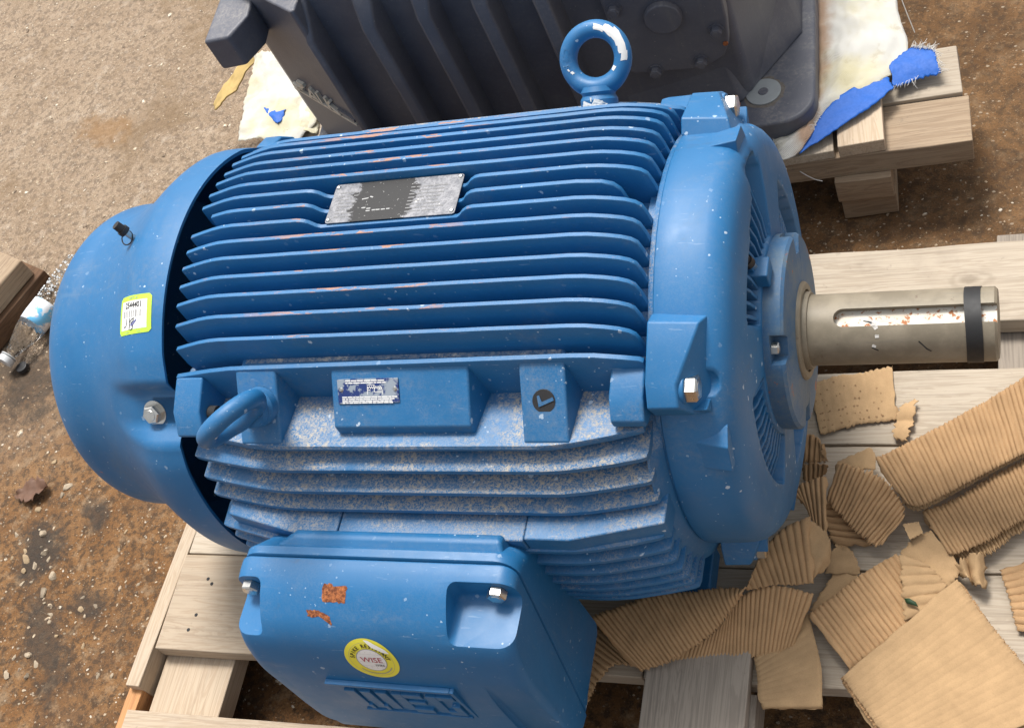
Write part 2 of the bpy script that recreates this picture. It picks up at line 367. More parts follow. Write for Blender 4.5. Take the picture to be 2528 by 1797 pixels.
def m_bottle():
    n = NT("clear_crumpled_plastic"); b = n.b
    b.inputs['Base Color'].default_value = (.93, .95, .96, 1); b.inputs['Roughness'].default_value = .08
    b.inputs['Transmission Weight'].default_value = 1.0; b.inputs['IOR'].default_value = 1.18
    n.bump(n.math('ADD', n.voro(n.pos, 120, 'Distance', 'F1'), n.noise(n.pos, 60, 4)), .7, .004); return n.m
MAT['bottle'] = m_bottle()
def m_droplets():
    n = NT("water_beads"); n.b.inputs['Base Color'].default_value = (.85, .88, .9, 1); n.b.inputs['Roughness'].default_value = .15
    n.b.inputs['Transmission Weight'].default_value = .6; n.b.inputs['IOR'].default_value = 1.33; return n.m
MAT['beads'] = m_droplets()

# ------------------------------------------------------------------ mesh helpers
WLOC = {}
def empty(name, loc, label, cat, group=None):
    o = bpy.data.objects.new(name, None); col.objects.link(o); o.empty_display_size = .05
    o.location = loc; WLOC[o.name] = Vector(loc)
    o['label'] = label; o['category'] = cat
    if group: o['group'] = group
    return o
def tag(o, label, cat, group=None):
    o['label'] = label; o['category'] = cat
    if group: o['group'] = group
    return o
def link(name, me, loc, parent=None):
    o = bpy.data.objects.new(name, me); col.objects.link(o)
    WLOC[o.name] = Vector(loc)
    if parent is not None:
        o.parent = parent; o.location = Vector(loc) - WLOC[parent.name]
    else: o.location = loc
    return o
def obj(name, verts, faces, mat, parent=None, bevel=0, seg=2, smooth=35, solid=0, subsurf=0, base=False, center=None):
    vs = [Vector(v) for v in verts]
    lo = Vector((min(v.x for v in vs), min(v.y for v in vs), min(v.z for v in vs)))
    hi = Vector((max(v.x for v in vs), max(v.y for v in vs), max(v.z for v in vs)))
    c = (lo + hi) / 2 if center is None else Vector(center)
    if base: c.z = lo.z
    me = bpy.data.meshes.new(name)
    me.from_pydata([v - c for v in vs], [], faces); me.materials.append(MAT[mat] if isinstance(mat, str) else mat)
    me.validate()
    bm = bmesh.new(); bm.from_mesh(me); bmesh.ops.recalc_face_normals(bm, faces=bm.faces); bm.to_mesh(me); bm.free()
    o = link(name, me, c, parent)
    if smooth is not None:
        me.shade_smooth()
        me.set_sharp_from_angle(angle=R_(smooth))
    if solid:
        md = o.modifiers.new("solid", 'SOLIDIFY'); md.thickness = solid; md.offset = 0
    if bevel:
        md = o.modifiers.new("bevel", 'BEVEL'); md.width = bevel; md.segments = seg; md.limit_method = 'ANGLE'; md.angle_limit = R_(40); md.harden_normals = True
    if subsurf:
        md = o.modifiers.new("sub", 'SUBSURF'); md.levels = md.render_levels = subsurf
    return o
def W(x, y, z): return (x, y, z + H)         # motor coordinates (axis at z = 0) to world
class MB:
    def __init__(s): s.v = []; s.f = []
    def add(s, v, f):
        n = len(s.v); s.v += [tuple(p) for p in v]; s.f += [tuple(i + n for i in q) for q in f]; return s
    def box(s, lo, hi, rot=None, at=None):
        x0, y0, z0 = lo; x1, y1, z1 = hi
        v = [Vector(p) for p in ((x0,y0,z0),(x1,y0,z0),(x1,y1,z0),(x0,y1,z0),(x0,y0,z1),(x1,y0,z1),(x1,y1,z1),(x0,y1,z1))]
        if rot is not None: v = [rot @ p for p in v]
        if at is not None: v = [p + Vector(at) for p in v]
        return s.add(v, [(0,3,2,1),(4,5,6,7),(0,1,5,4),(1,2,6,5),(2,3,7,6),(3,0,4,7)])
    def prism(s, poly, a, b):
        """poly = list of 3D points, extruded from +a to +b vectors"""
        n = len(poly); a = Vector(a); b = Vector(b)
        v = [Vector(p) + a for p in poly] + [Vector(p) + b for p in poly]
        return s.add(v, [tuple(range(n))[::-1], tuple(range(n, 2 * n))] + [(i, (i + 1) % n, n + (i + 1) % n, n + i) for i in range(n)])
    def cyl(s, p0, p1, r0, r1=None, n=24, caps=True):
        r1 = r0 if r1 is None else r1; p0 = Vector(p0); p1 = Vector(p1); d = (p1 - p0).normalized()
        u = d.orthogonal().normalized(); w = d.cross(u)
        v = []
        for p, r in ((p0, r0), (p1, r1)):
            v += [p + (u * math.cos(2 * math.pi * i / n) + w * math.sin(2 * math.pi * i / n)) * r for i in range(n)]
        f = [(i, (i + 1) % n, n + (i + 1) % n, n + i) for i in range(n)]
        if caps: f += [tuple(range(n))[::-1], tuple(range(n, 2 * n))]
        return s.add(v, f)
    def tube(s, pts, r, n=8):
        pts = [Vector(p) for p in pts]; rings = []; v = []
        rr = r if hasattr(r, '__len__') else [r] * len(pts)
        u = None
        for i, p in enumerate(pts):
            d = (pts[min(i + 1, len(pts) - 1)] - pts[max(i - 1, 0)]).normalized()
            u = d.orthogonal().normalized() if u is None else (u - d * u.dot(d)).normalized()
            w = d.cross(u)
            v += [p + (u * math.cos(2 * math.pi * k / n) + w * math.sin(2 * math.pi * k / n)) * rr[i] for k in range(n)]
        f = [(i * n + k, i * n + (k + 1) % n, (i + 1) * n + (k + 1) % n, (i + 1) * n + k) for i in range(len(pts) - 1) for k in range(n)]
        f += [tuple(range(n))[::-1], tuple(range(len(v) - n, len(v)))]
        return s.add(v, f)
    def build(s, name, mat, parent=None, **k): return obj(name, s.v, s.f, mat, parent, **k)

def revolve_x(prof, n=96, radius=None):
    """prof: (x, r) list, turned round the motor axis. radius(x, r, ang) may change r."""
    v = []; f = []
    for (x, r) in prof:
        for i in range(n):
            a = 2 * math.pi * i / n; rr = radius(x, r, a) if radius else r
            v.append(W(x, -math.cos(a) * rr, math.sin(a) * rr))     # angle 0 faces the near side, 90 is up
    m = len(prof)
    for j in range(m - 1):
        for i in range(n): f.append((j * n + i, j * n + (i + 1) % n, (j + 1) * n + (i + 1) % n, (j + 1) * n + i))
    f.append(tuple(range(n))); f.append(tuple(range((m - 1) * n, m * n))[::-1])
    return v, f
def hexbolt(name, parent, c, d, r=.012, h=.010, mat='zinc', washer=0, spin=.3):
    d = Vector(d).normalized(); c = Vector(c); mb = MB()
    u = d.orthogonal().normalized(); w = d.cross(u)
    ring = lambda rr, hh, n, sp: [c + d * hh + (u * math.cos(sp + 2 * math.pi * i / n) + w * math.sin(sp + 2 * math.pi * i / n)) * rr for i in range(n)]
    h0 = 0
    if washer:
        mb.cyl(c, c + d * .0022, washer, None, 28); h0 = .0022
    a = ring(r, h0, 6, spin); b = ring(r, h0 + h * .86, 6, spin); t = ring(r * .86, h0 + h, 6, spin)
    n = 6
    mb.add(a + b + t, [tuple(range(6))[::-1], tuple(range(12, 18))] + [(i, (i+1)%n, n+(i+1)%n, n+i) for i in range(n)] + [(n+i, n+(i+1)%n, 2*n+(i+1)%n, 2*n+i) for i in range(n)])
    mb.cyl(c + d * (h0 + h - .0005), c + d * (h0 + h + .0006), r * .62, r * .55, 20)
    return mb.build(name, mat, parent, smooth=25)
def text_geo(body, size, bold=0):
    cu = bpy.data.curves.new("lettering", 'FONT'); cu.body = body; cu.size = size; cu.align_x = 'CENTER'; cu.align_y = 'CENTER'; cu.resolution_u = 3; cu.offset = bold
    o = bpy.data.objects.new("lettering", cu); col.objects.link(o)
    me = bpy.data.meshes.new_from_object(o.evaluated_get(bpy.context.evaluated_depsgraph_get()))
    v = [tuple(p.co) for p in me.vertices]; f = [tuple(p.vertices) for p in me.polygons]
    bpy.data.objects.remove(o); bpy.data.curves.remove(cu); bpy.data.meshes.remove(me)
    return v, f
def lerp(a, b, t): return a + (b - a) * t
def catmull(pts, sub=4):
    out = []
    for i in range(len(pts) - 1):
        p0 = pts[max(i - 1, 0)]; p1 = pts[i]; p2 = pts[i + 1]; p3 = pts[min(i + 2, len(pts) - 1)]
        for k in range(sub):
            t = k / sub
            out.append(tuple(.5 * (2 * b + (c - a) * t + (2 * a - 5 * b + 4 * c - d) * t * t + (3 * b - a - 3 * c + d) * t ** 3) for a, b, c, d in zip(p0, p1, p2, p3)))
    out.append(tuple(pts[-1])); return out
def sstep(a, b, x):
    t = max(0, min(1, (x - a) / (b - a))); return t * t * (3 - 2 * t)

# ------------------------------------------------------------------ setting: ground
def grid_mesh(name, x0, x1, y0, y1, nx, ny, hfun):
    v = [(lerp(x0, x1, i / nx), lerp(y0, y1, j / ny), hfun(lerp(x0, x1, i / nx), lerp(y0, y1, j / ny))) for j in range(ny + 1) for i in range(nx + 1)]
    f = [(j * (nx + 1) + i, j * (nx + 1) + i + 1, (j + 1) * (nx + 1) + i + 1, (j + 1) * (nx + 1) + i) for j in range(ny) for i in range(nx)]
    return v, f
def hground(x, y):
    if not (-3.4 < x < 1.9 and -1.9 < y < 2.9): return -.002
    return -.0035 + .0026 * noise.noise(Vector((x * 3, y * 3, 0))) + .0016 * noise.noise(Vector((x * 14, y * 14, 3))) + .0012 * noise.noise(Vector((x * 48, y * 48, 7)))
v, f = grid_mesh("ground", -3.4, 1.9, -1.9, 2.9, 300, 270, hground)
nv = len(v)
X = [-150, -3.4, 1.9, 150]; Y = [-150, -1.9, 2.9, 150]
for j in range(3):
    for i in range(3):
        if i == 1 and j == 1: continue
        k = len(v); v += [(X[i], Y[j], -.002), (X[i+1], Y[j], -.002), (X[i+1], Y[j+1], -.002), (X[i], Y[j+1], -.002)]; f.append((k, k+1, k+2, k+3))
g = obj("ground", v, f, 'concrete', smooth=None, center=(0, 0, 0)); g['kind'] = 'structure'
g.data.shade_smooth()

# ------------------------------------------------------------------ electric motor
motor = empty("electric_motor", (-.62, -.02, .14), "large blue finned electric motor on the wooden pallet, its bare steel shaft pointing right", "motor")
def ring_attr(o, vals):
    a = o.data.attributes.new("tip", 'FLOAT', 'POINT')
    for i, t in enumerate(vals): a.data[i].value = t

# frame core
prof = [(-.936, .10), (-.936, .232), (-.93, .236), (-.341, .236), (-.341, .243), (-.339, .2525), (-.3335, .2535), (-.3335, .10)]
v, f = revolve_x(prof, 120)
obj("frame", v, f, 'paint_mid', motor, smooth=40)
v, f = revolve_x([(-.9385, .02), (-.9385, .22), (-.9372, .22), (-.9372, .02)], 64)
obj("rear_shield", v, f, 'cavity', motor)  # dark disc; the shade behind the cover rim is put into its colour

PITCH = .0224
ZK = [.3008, .2998, .2970, .2932, .2860, .2790, .2680, .2525]
FX = [(-.9235, -.0150), (-.905, -.0095), (-.885, -.0042), (-.870, -.0012), (-.855, 0), (-.78, 0), (-.70, 0), (-.62, 0), (-.54, 0), (-.47, 0), (-.415, 0), (-.395, -.0014), (-.375, -.0050), (-.360, -.0092), (-.350, -.0140), (-.3445, -.0200), (-.3415, -.0330), (-.3385, -.0560)]
def fin(name, place, tip, root, prof, tt=.0032, tr=.0052, mat='paint_fin', seed=0):
    """place(x, s, h): x along the motor, s across the fin, h outwards"""
    v = []; tips = []
    for i, (x, dz) in enumerate(prof):
        j = .0003 * noise.noise(Vector((x * 40, seed * 3.1, 0))); k = .00025 * noise.noise(Vector((x * 55, seed * 7.7, 5)))
        h = tip + dz + j
        h2 = max(h, root + .002)
        t2 = tt; mid = lerp(root, h2, .55)
        xr = x if 0 < i < len(prof) - 1 else x + (.010 if i == 0 else 0)
        for (s, hh, xx, tp) in ((-tr, root, xr, 0), (-lerp(tr, t2, .5) , mid, x, 0), (-t2, h2 - .0014, x, .2), (-t2 * .74, h2, x, 1), (t2 * .74, h2, x, 1), (t2, h2 - .0014, x, .2), (lerp(tr, t2, .5), mid, x, 0), (tr, root, xr, 0)):
            v.append(place(xx, s + k, hh)); tips.append(tp)
    n = 8; m = len(prof)
    f = [(i * n + q, i * n + q + 1, (i + 1) * n + q + 1, (i + 1) * n + q) for i in range(m - 1) for q in range(n - 1)]
    f += [tuple(range(n))[::-1], tuple(range((m - 1) * n, m * n))]
    o = obj(name, v, f, mat, motor, smooth=42)
    ring_attr(o, tips)
    return o
FY = [(-.925, -.024), (-.918, -.0215), (-.88, -.0125), (-.835, -.0035), (-.81, -.0008), (-.79, 0), (-.70, 0), (-.62, 0), (-.54, 0), (-.465, 0), (-.445, -.0008), (-.42, -.0042), (-.38, -.0125), (-.350, -.0205), (-.3445, -.0235), (-.3430, -.0300)]
def densify(prof, step=.02):
    out = []
    for a, b in zip(prof, prof[1:]):
        k = max(1, int(abs(b[0] - a[0]) / step))
        out += [(lerp(a[0], b[0], i / k), lerp(a[1], b[1], i / k)) for i in range(k)]
    return out + [prof[-1]]
for k in range(-7, 8):
    pr = list(FX)
    if k == 0: pr = [(-.896, -.0070)] + [p for p in FX if -.89 < p[0] < -.40] + [(-.388, -.003), (-.376, -.0085), (-.370, -.018), (-.366, -.040)]
    if abs(k) <= 1:
        dip = ZK[abs(k)] - .2855
        pr = [p for p in pr if p[0] < -.772] + [(-.764, -.0003), (-.757, -.0015), (-.750, -.0045), (-.743, -dip * .8), (-.737, -dip), (-.56, -dip), (-.556, -dip * .85), (-.550, -.006), (-.543, -.0018), (-.536, -.0004)] + [p for p in pr if p[0] > -.53]
    y0 = k * PITCH
    root = math.sqrt(max(.236 ** 2 - y0 ** 2, .01)) - .004
    fin("cooling_fin", lambda x, s, h, y0=y0: W(x, y0 + s, h), ZK[abs(k)], root, densify(pr), seed=k + 9)
# side fins under the ledge, near side and the far side
for sgn in (-1, 1):
    for (z0, yy) in ((.134, .2690), (.1045, .2815), (.0760, .2900)):
        root = math.sqrt(.236 ** 2 - z0 ** 2) - .004
        fin("side_fin", lambda x, s, h, z0=z0, sgn=sgn: W(x, sgn * h, z0 + s), yy, root, densify([(x, d * .8) for x, d in FY]), .0045, .0075, 'paint_dust', seed=z0 * 90 + sgn)
    for (z0, yy) in ((.0375, .3190), (.009, .3200), (-.0195, .3200), (-.047, .3185), (-.0735, .3155), (-.0995, .3110), (-.1245, .3050)):
        root = math.sqrt(.236 ** 2 - z0 ** 2) - .004
        fin("side_fin", lambda x, s, h, z0=z0, sgn=sgn: W(x, sgn * h, z0 + s), yy, root, densify(FY), .0036, .0075, 'paint_mid', seed=z0 * 90 + sgn)
for sgn in (-1, 1):
    poly = [(.205, .058), (.288, .052), (.2895, -.05), (.283, -.092), (.270, -.125), (.20, -.135)]
    mb = MB(); n = len(poly)
    loops = []
    for x, k in ((-.915, .93), (-.82, 1.0), (-.445, 1.0), (-.352, .932)): loops.append([W(x, sgn * (.2 + (y - .2) * 1.0) * k, z) for y, z in poly])
    mb.v = [p for l in loops for p in l]
    mb.f = [(j * n + i, j * n + (i + 1) % n, (j + 1) * n + (i + 1) % n, (j + 1) * n + i) for j in range(3) for i in range(n)] + [tuple(range(n))[::-1], tuple(range(3 * n, 4 * n))]
    mb.build("frame_side", 'paint_mid', motor, smooth=30)
def flange_r(x, r, a):
    d = abs((math.degrees(a) + 180) % 360 - 180); d = min(d, 180 - d)
    low = math.sin(a) < 0
    w = sstep(38, 24, d) if not low else sstep(80, 60, d)
    return r if r < .21 else lerp(min(r, .245), r, w)
v, f = revolve_x([(-.3490, .205), (-.3490, .2770), (-.3465, .2765), (-.3350, .2575), (-.3350, .205)], 160, flange_r)
obj("frame_flange", v, f, 'paint_mid', motor, smooth=40)
# corner ledges at 45 degrees, near and far
RX = [(-.934, -.013), (-.905, -.0075), (-.88, -.0035), (-.85, 0), (-.415, .0052), (-.39, .0040), (-.36, -.001), (-.342, -.005), (-.338, -.0085)]
FLOOR = .1625
for sgn in (-1, 1):
    fin("ledge_ridge", lambda x, s, h, sgn=sgn: W(x, sgn * .1775 + s, h), .2215, .150, densify(RX), .0036, .0055, 'paint', seed=40 + sgn)
    mb = MB(); P = densify([(x, d * .9) for x, d in FY[:-1]], .03)
    for i, (x, dz) in enumerate(P):
        yy = .2535 + dz * 1.1 + .0007 * noise.noise(Vector((x * 40, 3.3 * sgn, 1)))
        for (y, z) in ((.150, FLOOR), (yy - .002, FLOOR + .0005), (yy, FLOOR - .003), (yy - .001, FLOOR - .0085), (.150, FLOOR - .013)):
            mb.v.append(W(x, sgn * y, z))
    n = 5
    mb.f = [(i * n + q, i * n + (q + 1) % n, (i + 1) * n + (q + 1) % n, (i + 1) * n + q) for i in range(len(P) - 1) for q in range(n)] + [tuple(range(n)), tuple(range(len(mb.v) - n, len(mb.v)))[::-1]]
    mb.build("ledge_floor", 'paint_dust', motor, smooth=40)
    # trough above the ridge with its raised shelf
    MB().box(W(-.842, min(sgn * .1775, sgn * .157), .16), W(-.428, max(sgn * .1775, sgn * .157), .2140)).build("trough_shelf", 'paint', motor, bevel=.004, seg=3)
    MB().box(W(-.835, min(sgn * .1668, sgn * .1612), .21), W(-.432, max(sgn * .1668, sgn * .1612), .2147)).build("dust_drift", 'dust', motor, smooth=None)
    MB().box(W(-.93, min(sgn * .1775, sgn * .157), .16), W(-.34, max(sgn * .1775, sgn * .157), .196)).build("trough_floor", 'paint_dust', motor, bevel=.003)
    # wedge bosses
    def boss(x0, x1, poly, mat='paint', dr=.006):
        mb = MB(); n = len(poly)
        a = [W(x0, sgn * y, z) for (y, z) in poly]; b = [W(x1, sgn * y, z) for (y, z) in poly]
        a[-1] = (a[-1][0] - dr, a[-1][1], a[-1][2]); b[-1] = (b[-1][0] + dr, b[-1][1], b[-1][2])
        mb.add(a + b, [tuple(range(n))[::-1], tuple(range(n, 2 * n))] + [(i, (i + 1) % n, n + (i + 1) % n, n + i) for i in range(n)])
        return mb.build("lug_boss", mat, motor, bevel=.003, seg=3)
    full = [(.1785, .2215), (.2480, .1640), (.2480, .155), (.170, .155)]
    part = [(.1785, .2195), (.2345, .1765), (.2345, .160), (.170, .160)]
    flip = sgn > 0
    eye_x = (-.842, -.786); plug_x = (-.477, -.424)
    if not flip:
        boss(*eye_x, full); boss(-.712, -.538, part, dr=.010); boss(*plug_x, full)
        boss(-.932, -.893, [(.182, .212), (.222, .196), (.243, .172), (.235, .158), (.170, .158)], 'paint')
        boss(-.376, -.338, [(.1785, .205), (.213, .198), (.233, .180), (.232, .168), (.170, .160)], 'paint')
    else:
        boss(-.48, -.42, full); boss(-.842, -.786, full)
        boss(-.376, -.338, [(.1785, .205), (.213, .198), (.233, .180), (.232, .168), (.170, .160)], 'paint')
        boss(-.944, -.916, [(.190, .214), (.216, .204), (.238, .178), (.235, .158), (.170, .158)], 'paint')
# terminal box shelf on the near side: three pads side by side
for (x0, x1, z1, y1) in ((-.905, -.742, .0655, -.3165), (-.7415, -.500, .0640, -.3180), (-.4995, -.338, .0655, -.3165)):
    mb = MB()
    ya = lambda x: y1 + .024 * max(0, (x + .445) / .107) + .024 * max(0, (-.80 - x) / .105)
    poly = [W(x0, -.215, z1)] + [W(x, ya(x), z1) for x in (x0, min(max(-.80, x0 + .02), x1 - .02), min(max(-.445, x0 + .021), x1 - .019), x1)] + [W(x1, -.215, z1)]
    mb.prism(poly, (0, 0, 0), (0, 0, -.036))
    mb.build("box_pad", 'paint_pad', motor, bevel=.0025)
# feet
for (x0, x1) in ((-.45, -.372), (-.90, -.80)):
    for sgn in (-1, 1):
        mb = MB().box(W(x0, min(sgn * .155, sgn * .262), -.308), W(x1, max(sgn * .155, sgn * .262), -.272))
        mb.prism([W(0, sgn * .16, -.28), W(0, sgn * .225, -.28), W(0, sgn * .205, -.10), W(0, sgn * .16, -.10)], (x0 + .025, 0, 0), (x0 + .055, 0, 0))
        mb.prism([W(0, sgn * .16, -.28), W(0, sgn * .215, -.28), W(0, sgn * .195, -.10), W(0, sgn * .16, -.10)], (x1 - .05, 0, 0), (x1 - .03, 0, 0))
        mb.build("foot", 'paint', motor, bevel=.004)

# ---- fan cover
CP = [(-.943, .2885), (-.957, .2895), (-.975, .2895), (-.998, .2850), (-1.022, .2725), (-1.050, .2545), (-1.078, .2385), (-1.105, .2275), (-1.133, .2218), (-1.160, .2205), (-1.182, .2130), (-1.202, .1965), (-1.216, .1730), (-1.2235, .140), (-1.2245, .06)]
CPs = catmull(CP, 5)
def cover_r(x, r, a):
    for a0 in (40, 140, 220, 320):
        da = abs((math.degrees(a) - a0 + 180) % 360 - 180)
        w = sstep(8.5, 4.0, da) * sstep(-1.085, -1.045, x)
        if w > 0:
            fl = .262 / math.cos(R_(min(da, 12))) - .02 * sstep(-1.0, -1.09, x)
            r = lerp(r, min(r, fl), w)
        # soft shoulder beside the dimple
        w2 = sstep(16, 9, da) * sstep(-1.06, -1.0, x) * (1 - w)
        r += -.003 * w2
    return r
inner = [(-.944, .2835), (-.960, .2838), (-.985, .280), (-1.01, .270), (-1.04, .254), (-1.07, .236), (-1.10, .222)]
v, f = revolve_x(inner[::-1] + CPs, 240, cover_r)
cover = obj("fan_cover", v, f, 'paint_clean', motor, smooth=50)
# bolts through the cover
for a in (39, 141, 219, 321):
    d = Vector((0, -math.cos(R_(a)), math.sin(R_(a))))
    p = Vector(W(-.9860, 0, 0)) + d * .2605
    hexbolt("cover_bolt", cover, p, d, .0125, .010, 'zinc' if a == 39 else 'paint', .0165, .25)
# grease stub with black cap on the drum
p0 = Vector(W(-1.033, .0, .258)); dd = Vector((-.30, 0.03, .80)).normalized()
stub = MB().cyl(p0 - dd * .02, p0 + dd * .022, .0042, None, 16).build("grease_stub", 'zinc', cover, smooth=30)
cap = MB().cyl(p0 + dd * .020, p0 + dd * .026, .0078, None, 20).cyl(p0 + dd * .026, p0 + dd * .036, .0062, .0058, 20)
cap.build("grease_cap", 'black_cap', cover, smooth=30)
ringpts = [p0 + dd * .012 + Vector((math.cos(t) * .0085 - .004, math.sin(t) * .0085 - .003, .004 * math.sin(t))) for t in [2 * math.pi * i / 14 for i in range(15)]]
MB().tube(ringpts, .0009, 6).build("cap_strap", 'black_cap', cover)

# lot sticker on the cover: mapped on (x, angle)
SC = [(-1.0170, 70.1), (-.9600, 70.4), (-.9575, 60.9), (-1.0152, 60.1)]      # TL TR BR BL
CR = sorted(CPs)
def cover_at(x, ang, off):
    for (a, b) in zip(CR, CR[1:]):
        if a[0] <= x <= b[0]:
            r = lerp(a[1], b[1], (x - a[0]) / (b[0] - a[0])) if b[0] > a[0] else a[1]; break
    else: r = CR[-1][1]
    r = cover_r(x, r, R_(ang)) + off
    return W(x, -math.cos(R_(ang)) * r, math.sin(R_(ang)) * r)
def stick(u, vv, off):
    """u right, vv up, both 0..1 on the sticker"""
    xt = lerp(SC[3][0], SC[2][0], u); at = lerp(SC[3][1], SC[2][1], u); xb = lerp(SC[0][0], SC[1][0], u); ab = lerp(SC[0][1], SC[1][1], u)
    return cover_at(lerp(xt, xb, vv), lerp(at, ab, vv), off)
def patch(name, mat, parent, u0, u1, v0, v1, off, rc=.0, n=14, mapf=stick):
    """rounded rectangle as a fine grid"""
    vs = []; fs = []
    for j in range(n + 1):
        vv = lerp(v0, v1, j / n); e = 0
        d = min(vv - v0, v1 - vv)
        if rc and d < rc: e = rc - math.sqrt(max(0, rc * rc - (rc - d) ** 2))
        for i in range(n + 1): vs.append(mapf(lerp(u0 + e, u1 - e, i / n), vv, off))
    fs = [(j * (n + 1) + i, j * (n + 1) + i + 1, (j + 1) * (n + 1) + i + 1, (j + 1) * (n + 1) + i) for j in range(n) for i in range(n)]
    return obj(name, vs, fs, mat, parent, smooth=60)
def lettering(name, body, mat, parent, mapf, cu, cv, size, sx=1.0, off=.0010, rot=0, sh=0.0, bold=0):
    v, f = text_geo(body, size, bold); ca, sa = math.cos(rot), math.sin(rot); vs = []
    for (x, y, z) in v:
        x = x * sx + sh * y; vs.append(mapf(cu + x * ca - y * sa, cv + x * sa + y * ca, off))
    return obj(name, vs, f, mat, parent, smooth=None)
def strokes(name, mat, parent, mapf, lines, w, off=.0010):
    """flat pen strokes on a mapped surface"""
    vs = []; fs = []
    for ln in lines:
        for (a, b) in zip(ln, ln[1:]):
            d = Vector((b[0] - a[0], b[1] - a[1])); L = d.length or 1; nrm = Vector((-d.y, d.x)) / L * w / 2; e = d / L * w * .4
            k = len(vs)
            for (x, y) in ((a[0] - e.x + nrm.x, a[1] - e.y + nrm.y), (b[0] + e.x + nrm.x, b[1] + e.y + nrm.y), (b[0] + e.x - nrm.x, b[1] + e.y - nrm.y), (a[0] - e.x - nrm.x, a[1] - e.y - nrm.y)): vs.append(mapf(x, y, off))
            fs.append((k, k + 1, k + 2, k + 3))
    o = obj(name, vs, fs, mat, parent, smooth=None); o['kind'] = 'stuff'
    return o
st = patch("lot_sticker", 'lime', cover, 0, 1, 0, 1, .0006, .07)
patch("sticker_panel", 'white_label', st, .085, .885, .12, .86, .0009)
lettering("sticker_number", "2544401", 'ink', st, stick, .485, .735, .215, .70, .0012, bold=.005)
lettering("sticker_heading", "NET. #", 'grey_ink', st, stick, .46, .93, .085, 1.1, .0010)
lettering("sticker_footer", "www.              .com", 'grey_ink', st, stick, .48, .055, .06, 1.0, .0010)
bars = []; x = .165
for i, wd in enumerate((.05, .028, .02, .038, .03, .03, .055, .02, .036)):
    bars.append([(x + wd / 2, .43), (x + wd / 2, .61)]); x += wd + .032
vs = []
for i, wd in enumerate((.05, .028, .02, .038, .03, .03, .055, .02, .036)):
    cx = bars[i][0][0]
    for (a, b) in ((cx - wd / 2, .43), (cx + wd / 2, .43), (cx + wd / 2, .61), (cx - wd / 2, .61)): vs.append(stick(a, b, .0012))
obj("sticker_bars", vs, [(4 * i, 4 * i + 1, 4 * i + 2, 4 * i + 3) for i in range(9)], 'grey_ink', st, smooth=None)
strokes("sticker_scrawl", 'ink', st, stick, [[(.30, .40), (.295, .30), (.27, .22), (.22, .19), (.20, .215)], [(.39, .40), (.395, .24), (.385, .13)], [(.39, .30), (.46, .37), (.52, .40), (.51, .33), (.44, .28), (.50, .21), (.48, .13), (.42, .11)]], .02, .0013)
strokes("sticker_smudge", 'blue_ink', st, stick, [[(.43, .23), (.50, .28), (.60, .36)], [(.45, .21), (.52, .25), (.59, .33)]], .02, .0014)

def apply_mods(o):
    dg = bpy.context.evaluated_depsgraph_get(); me = bpy.data.meshes.new_from_object(o.evaluated_get(dg)); o.modifiers.clear(); o.data = me
# ---- drive-end shield
NA = 180
def in_win(a):
    """angular distance to the nearest window centre (0 near, 90 up ...) in degrees, signed"""
    d = (a + 45) % 90 - 45
    return d
rows = [(-.3335, .235), (-.3335, .2552), (-.3315, .2560), (-.315, .2558), (-.295, .2550), (-.280, .2535), (-.271, .2510), (-.264, .2465), (-.258, .2395), (-.254, .231), (-.2515, .221), (-.2500, .211),
        (-.2492, .2035), (-.2488, .1985), (-.2484, .192), (-.248, .1845), (-.2477, .179), (-.2474, .172), (-.2468, .150), (-.2462, .134), (-.246, .129), (-.246, .124), (-.246, .05)]
v = []; f = []
for (x, r) in rows:
    for i in range(NA):
        a = i * 360 / NA; d = in_win(a); xx = x
        # the window in the front face, deeper than the rim; its upper-far corner is scooped out to the shoulder
        rout = .181
        if 60 < a < 130: rout = .181 + .034 * sstep(12, 20, d) * sstep(35, 27, d) + .012 * sstep(-6, 12, d)
        if abs(d) < 31.5 and .1265 < r < rout: xx = -.283
        rr = r
        v.append(W(xx, -math.cos(R_(a)) * rr, math.sin(R_(a)) * rr))
m = len(rows)
for j in range(m - 1):
    for i in range(NA): f.append((j * NA + i, j * NA + (i + 1) % NA, (j + 1) * NA + (i + 1) % NA, (j + 1) * NA + i))
f += [tuple(range(NA)), tuple(range((m - 1) * NA, m * NA))[::-1]]
shield = obj("end_shield", v, f, 'paint_clean', motor, smooth=38)
md = shield.modifiers.new("bevel", 'BEVEL'); md.width = .002; md.segments = 2; md.limit_method = 'ANGLE'; md.angle_limit = R_(45); md.harden_normals = True
for q in range(4):
    for i in range(11):
        a = q * 90 + (i - 5) * 5.6
        ca, sa = -math.cos(R_(a)), math.sin(R_(a)); tx, tz = sa, -ca
        def pt(x, r, s): return W(x, ca * r + tx * s, sa * r + tz * s)
        rr = .180 if not (q == 1 and i > 7) else .192
        poly = [(-.286, .122), (-.249, .122), (-.252, .150), (-.262, rr), (-.286, rr)]
        vs = [pt(x, r, -.0022) for x, r in poly] + [pt(x, r, .0022) for x, r in poly]
        obj("shield_rib", vs, [(0, 1, 2, 3, 4), (9, 8, 7, 6, 5)] + [(k, 5 + k, 5 + (k + 1) % 5, (k + 1) % 5) for k in range(5)], 'paint_mid', motor, bevel=.001, seg=1)
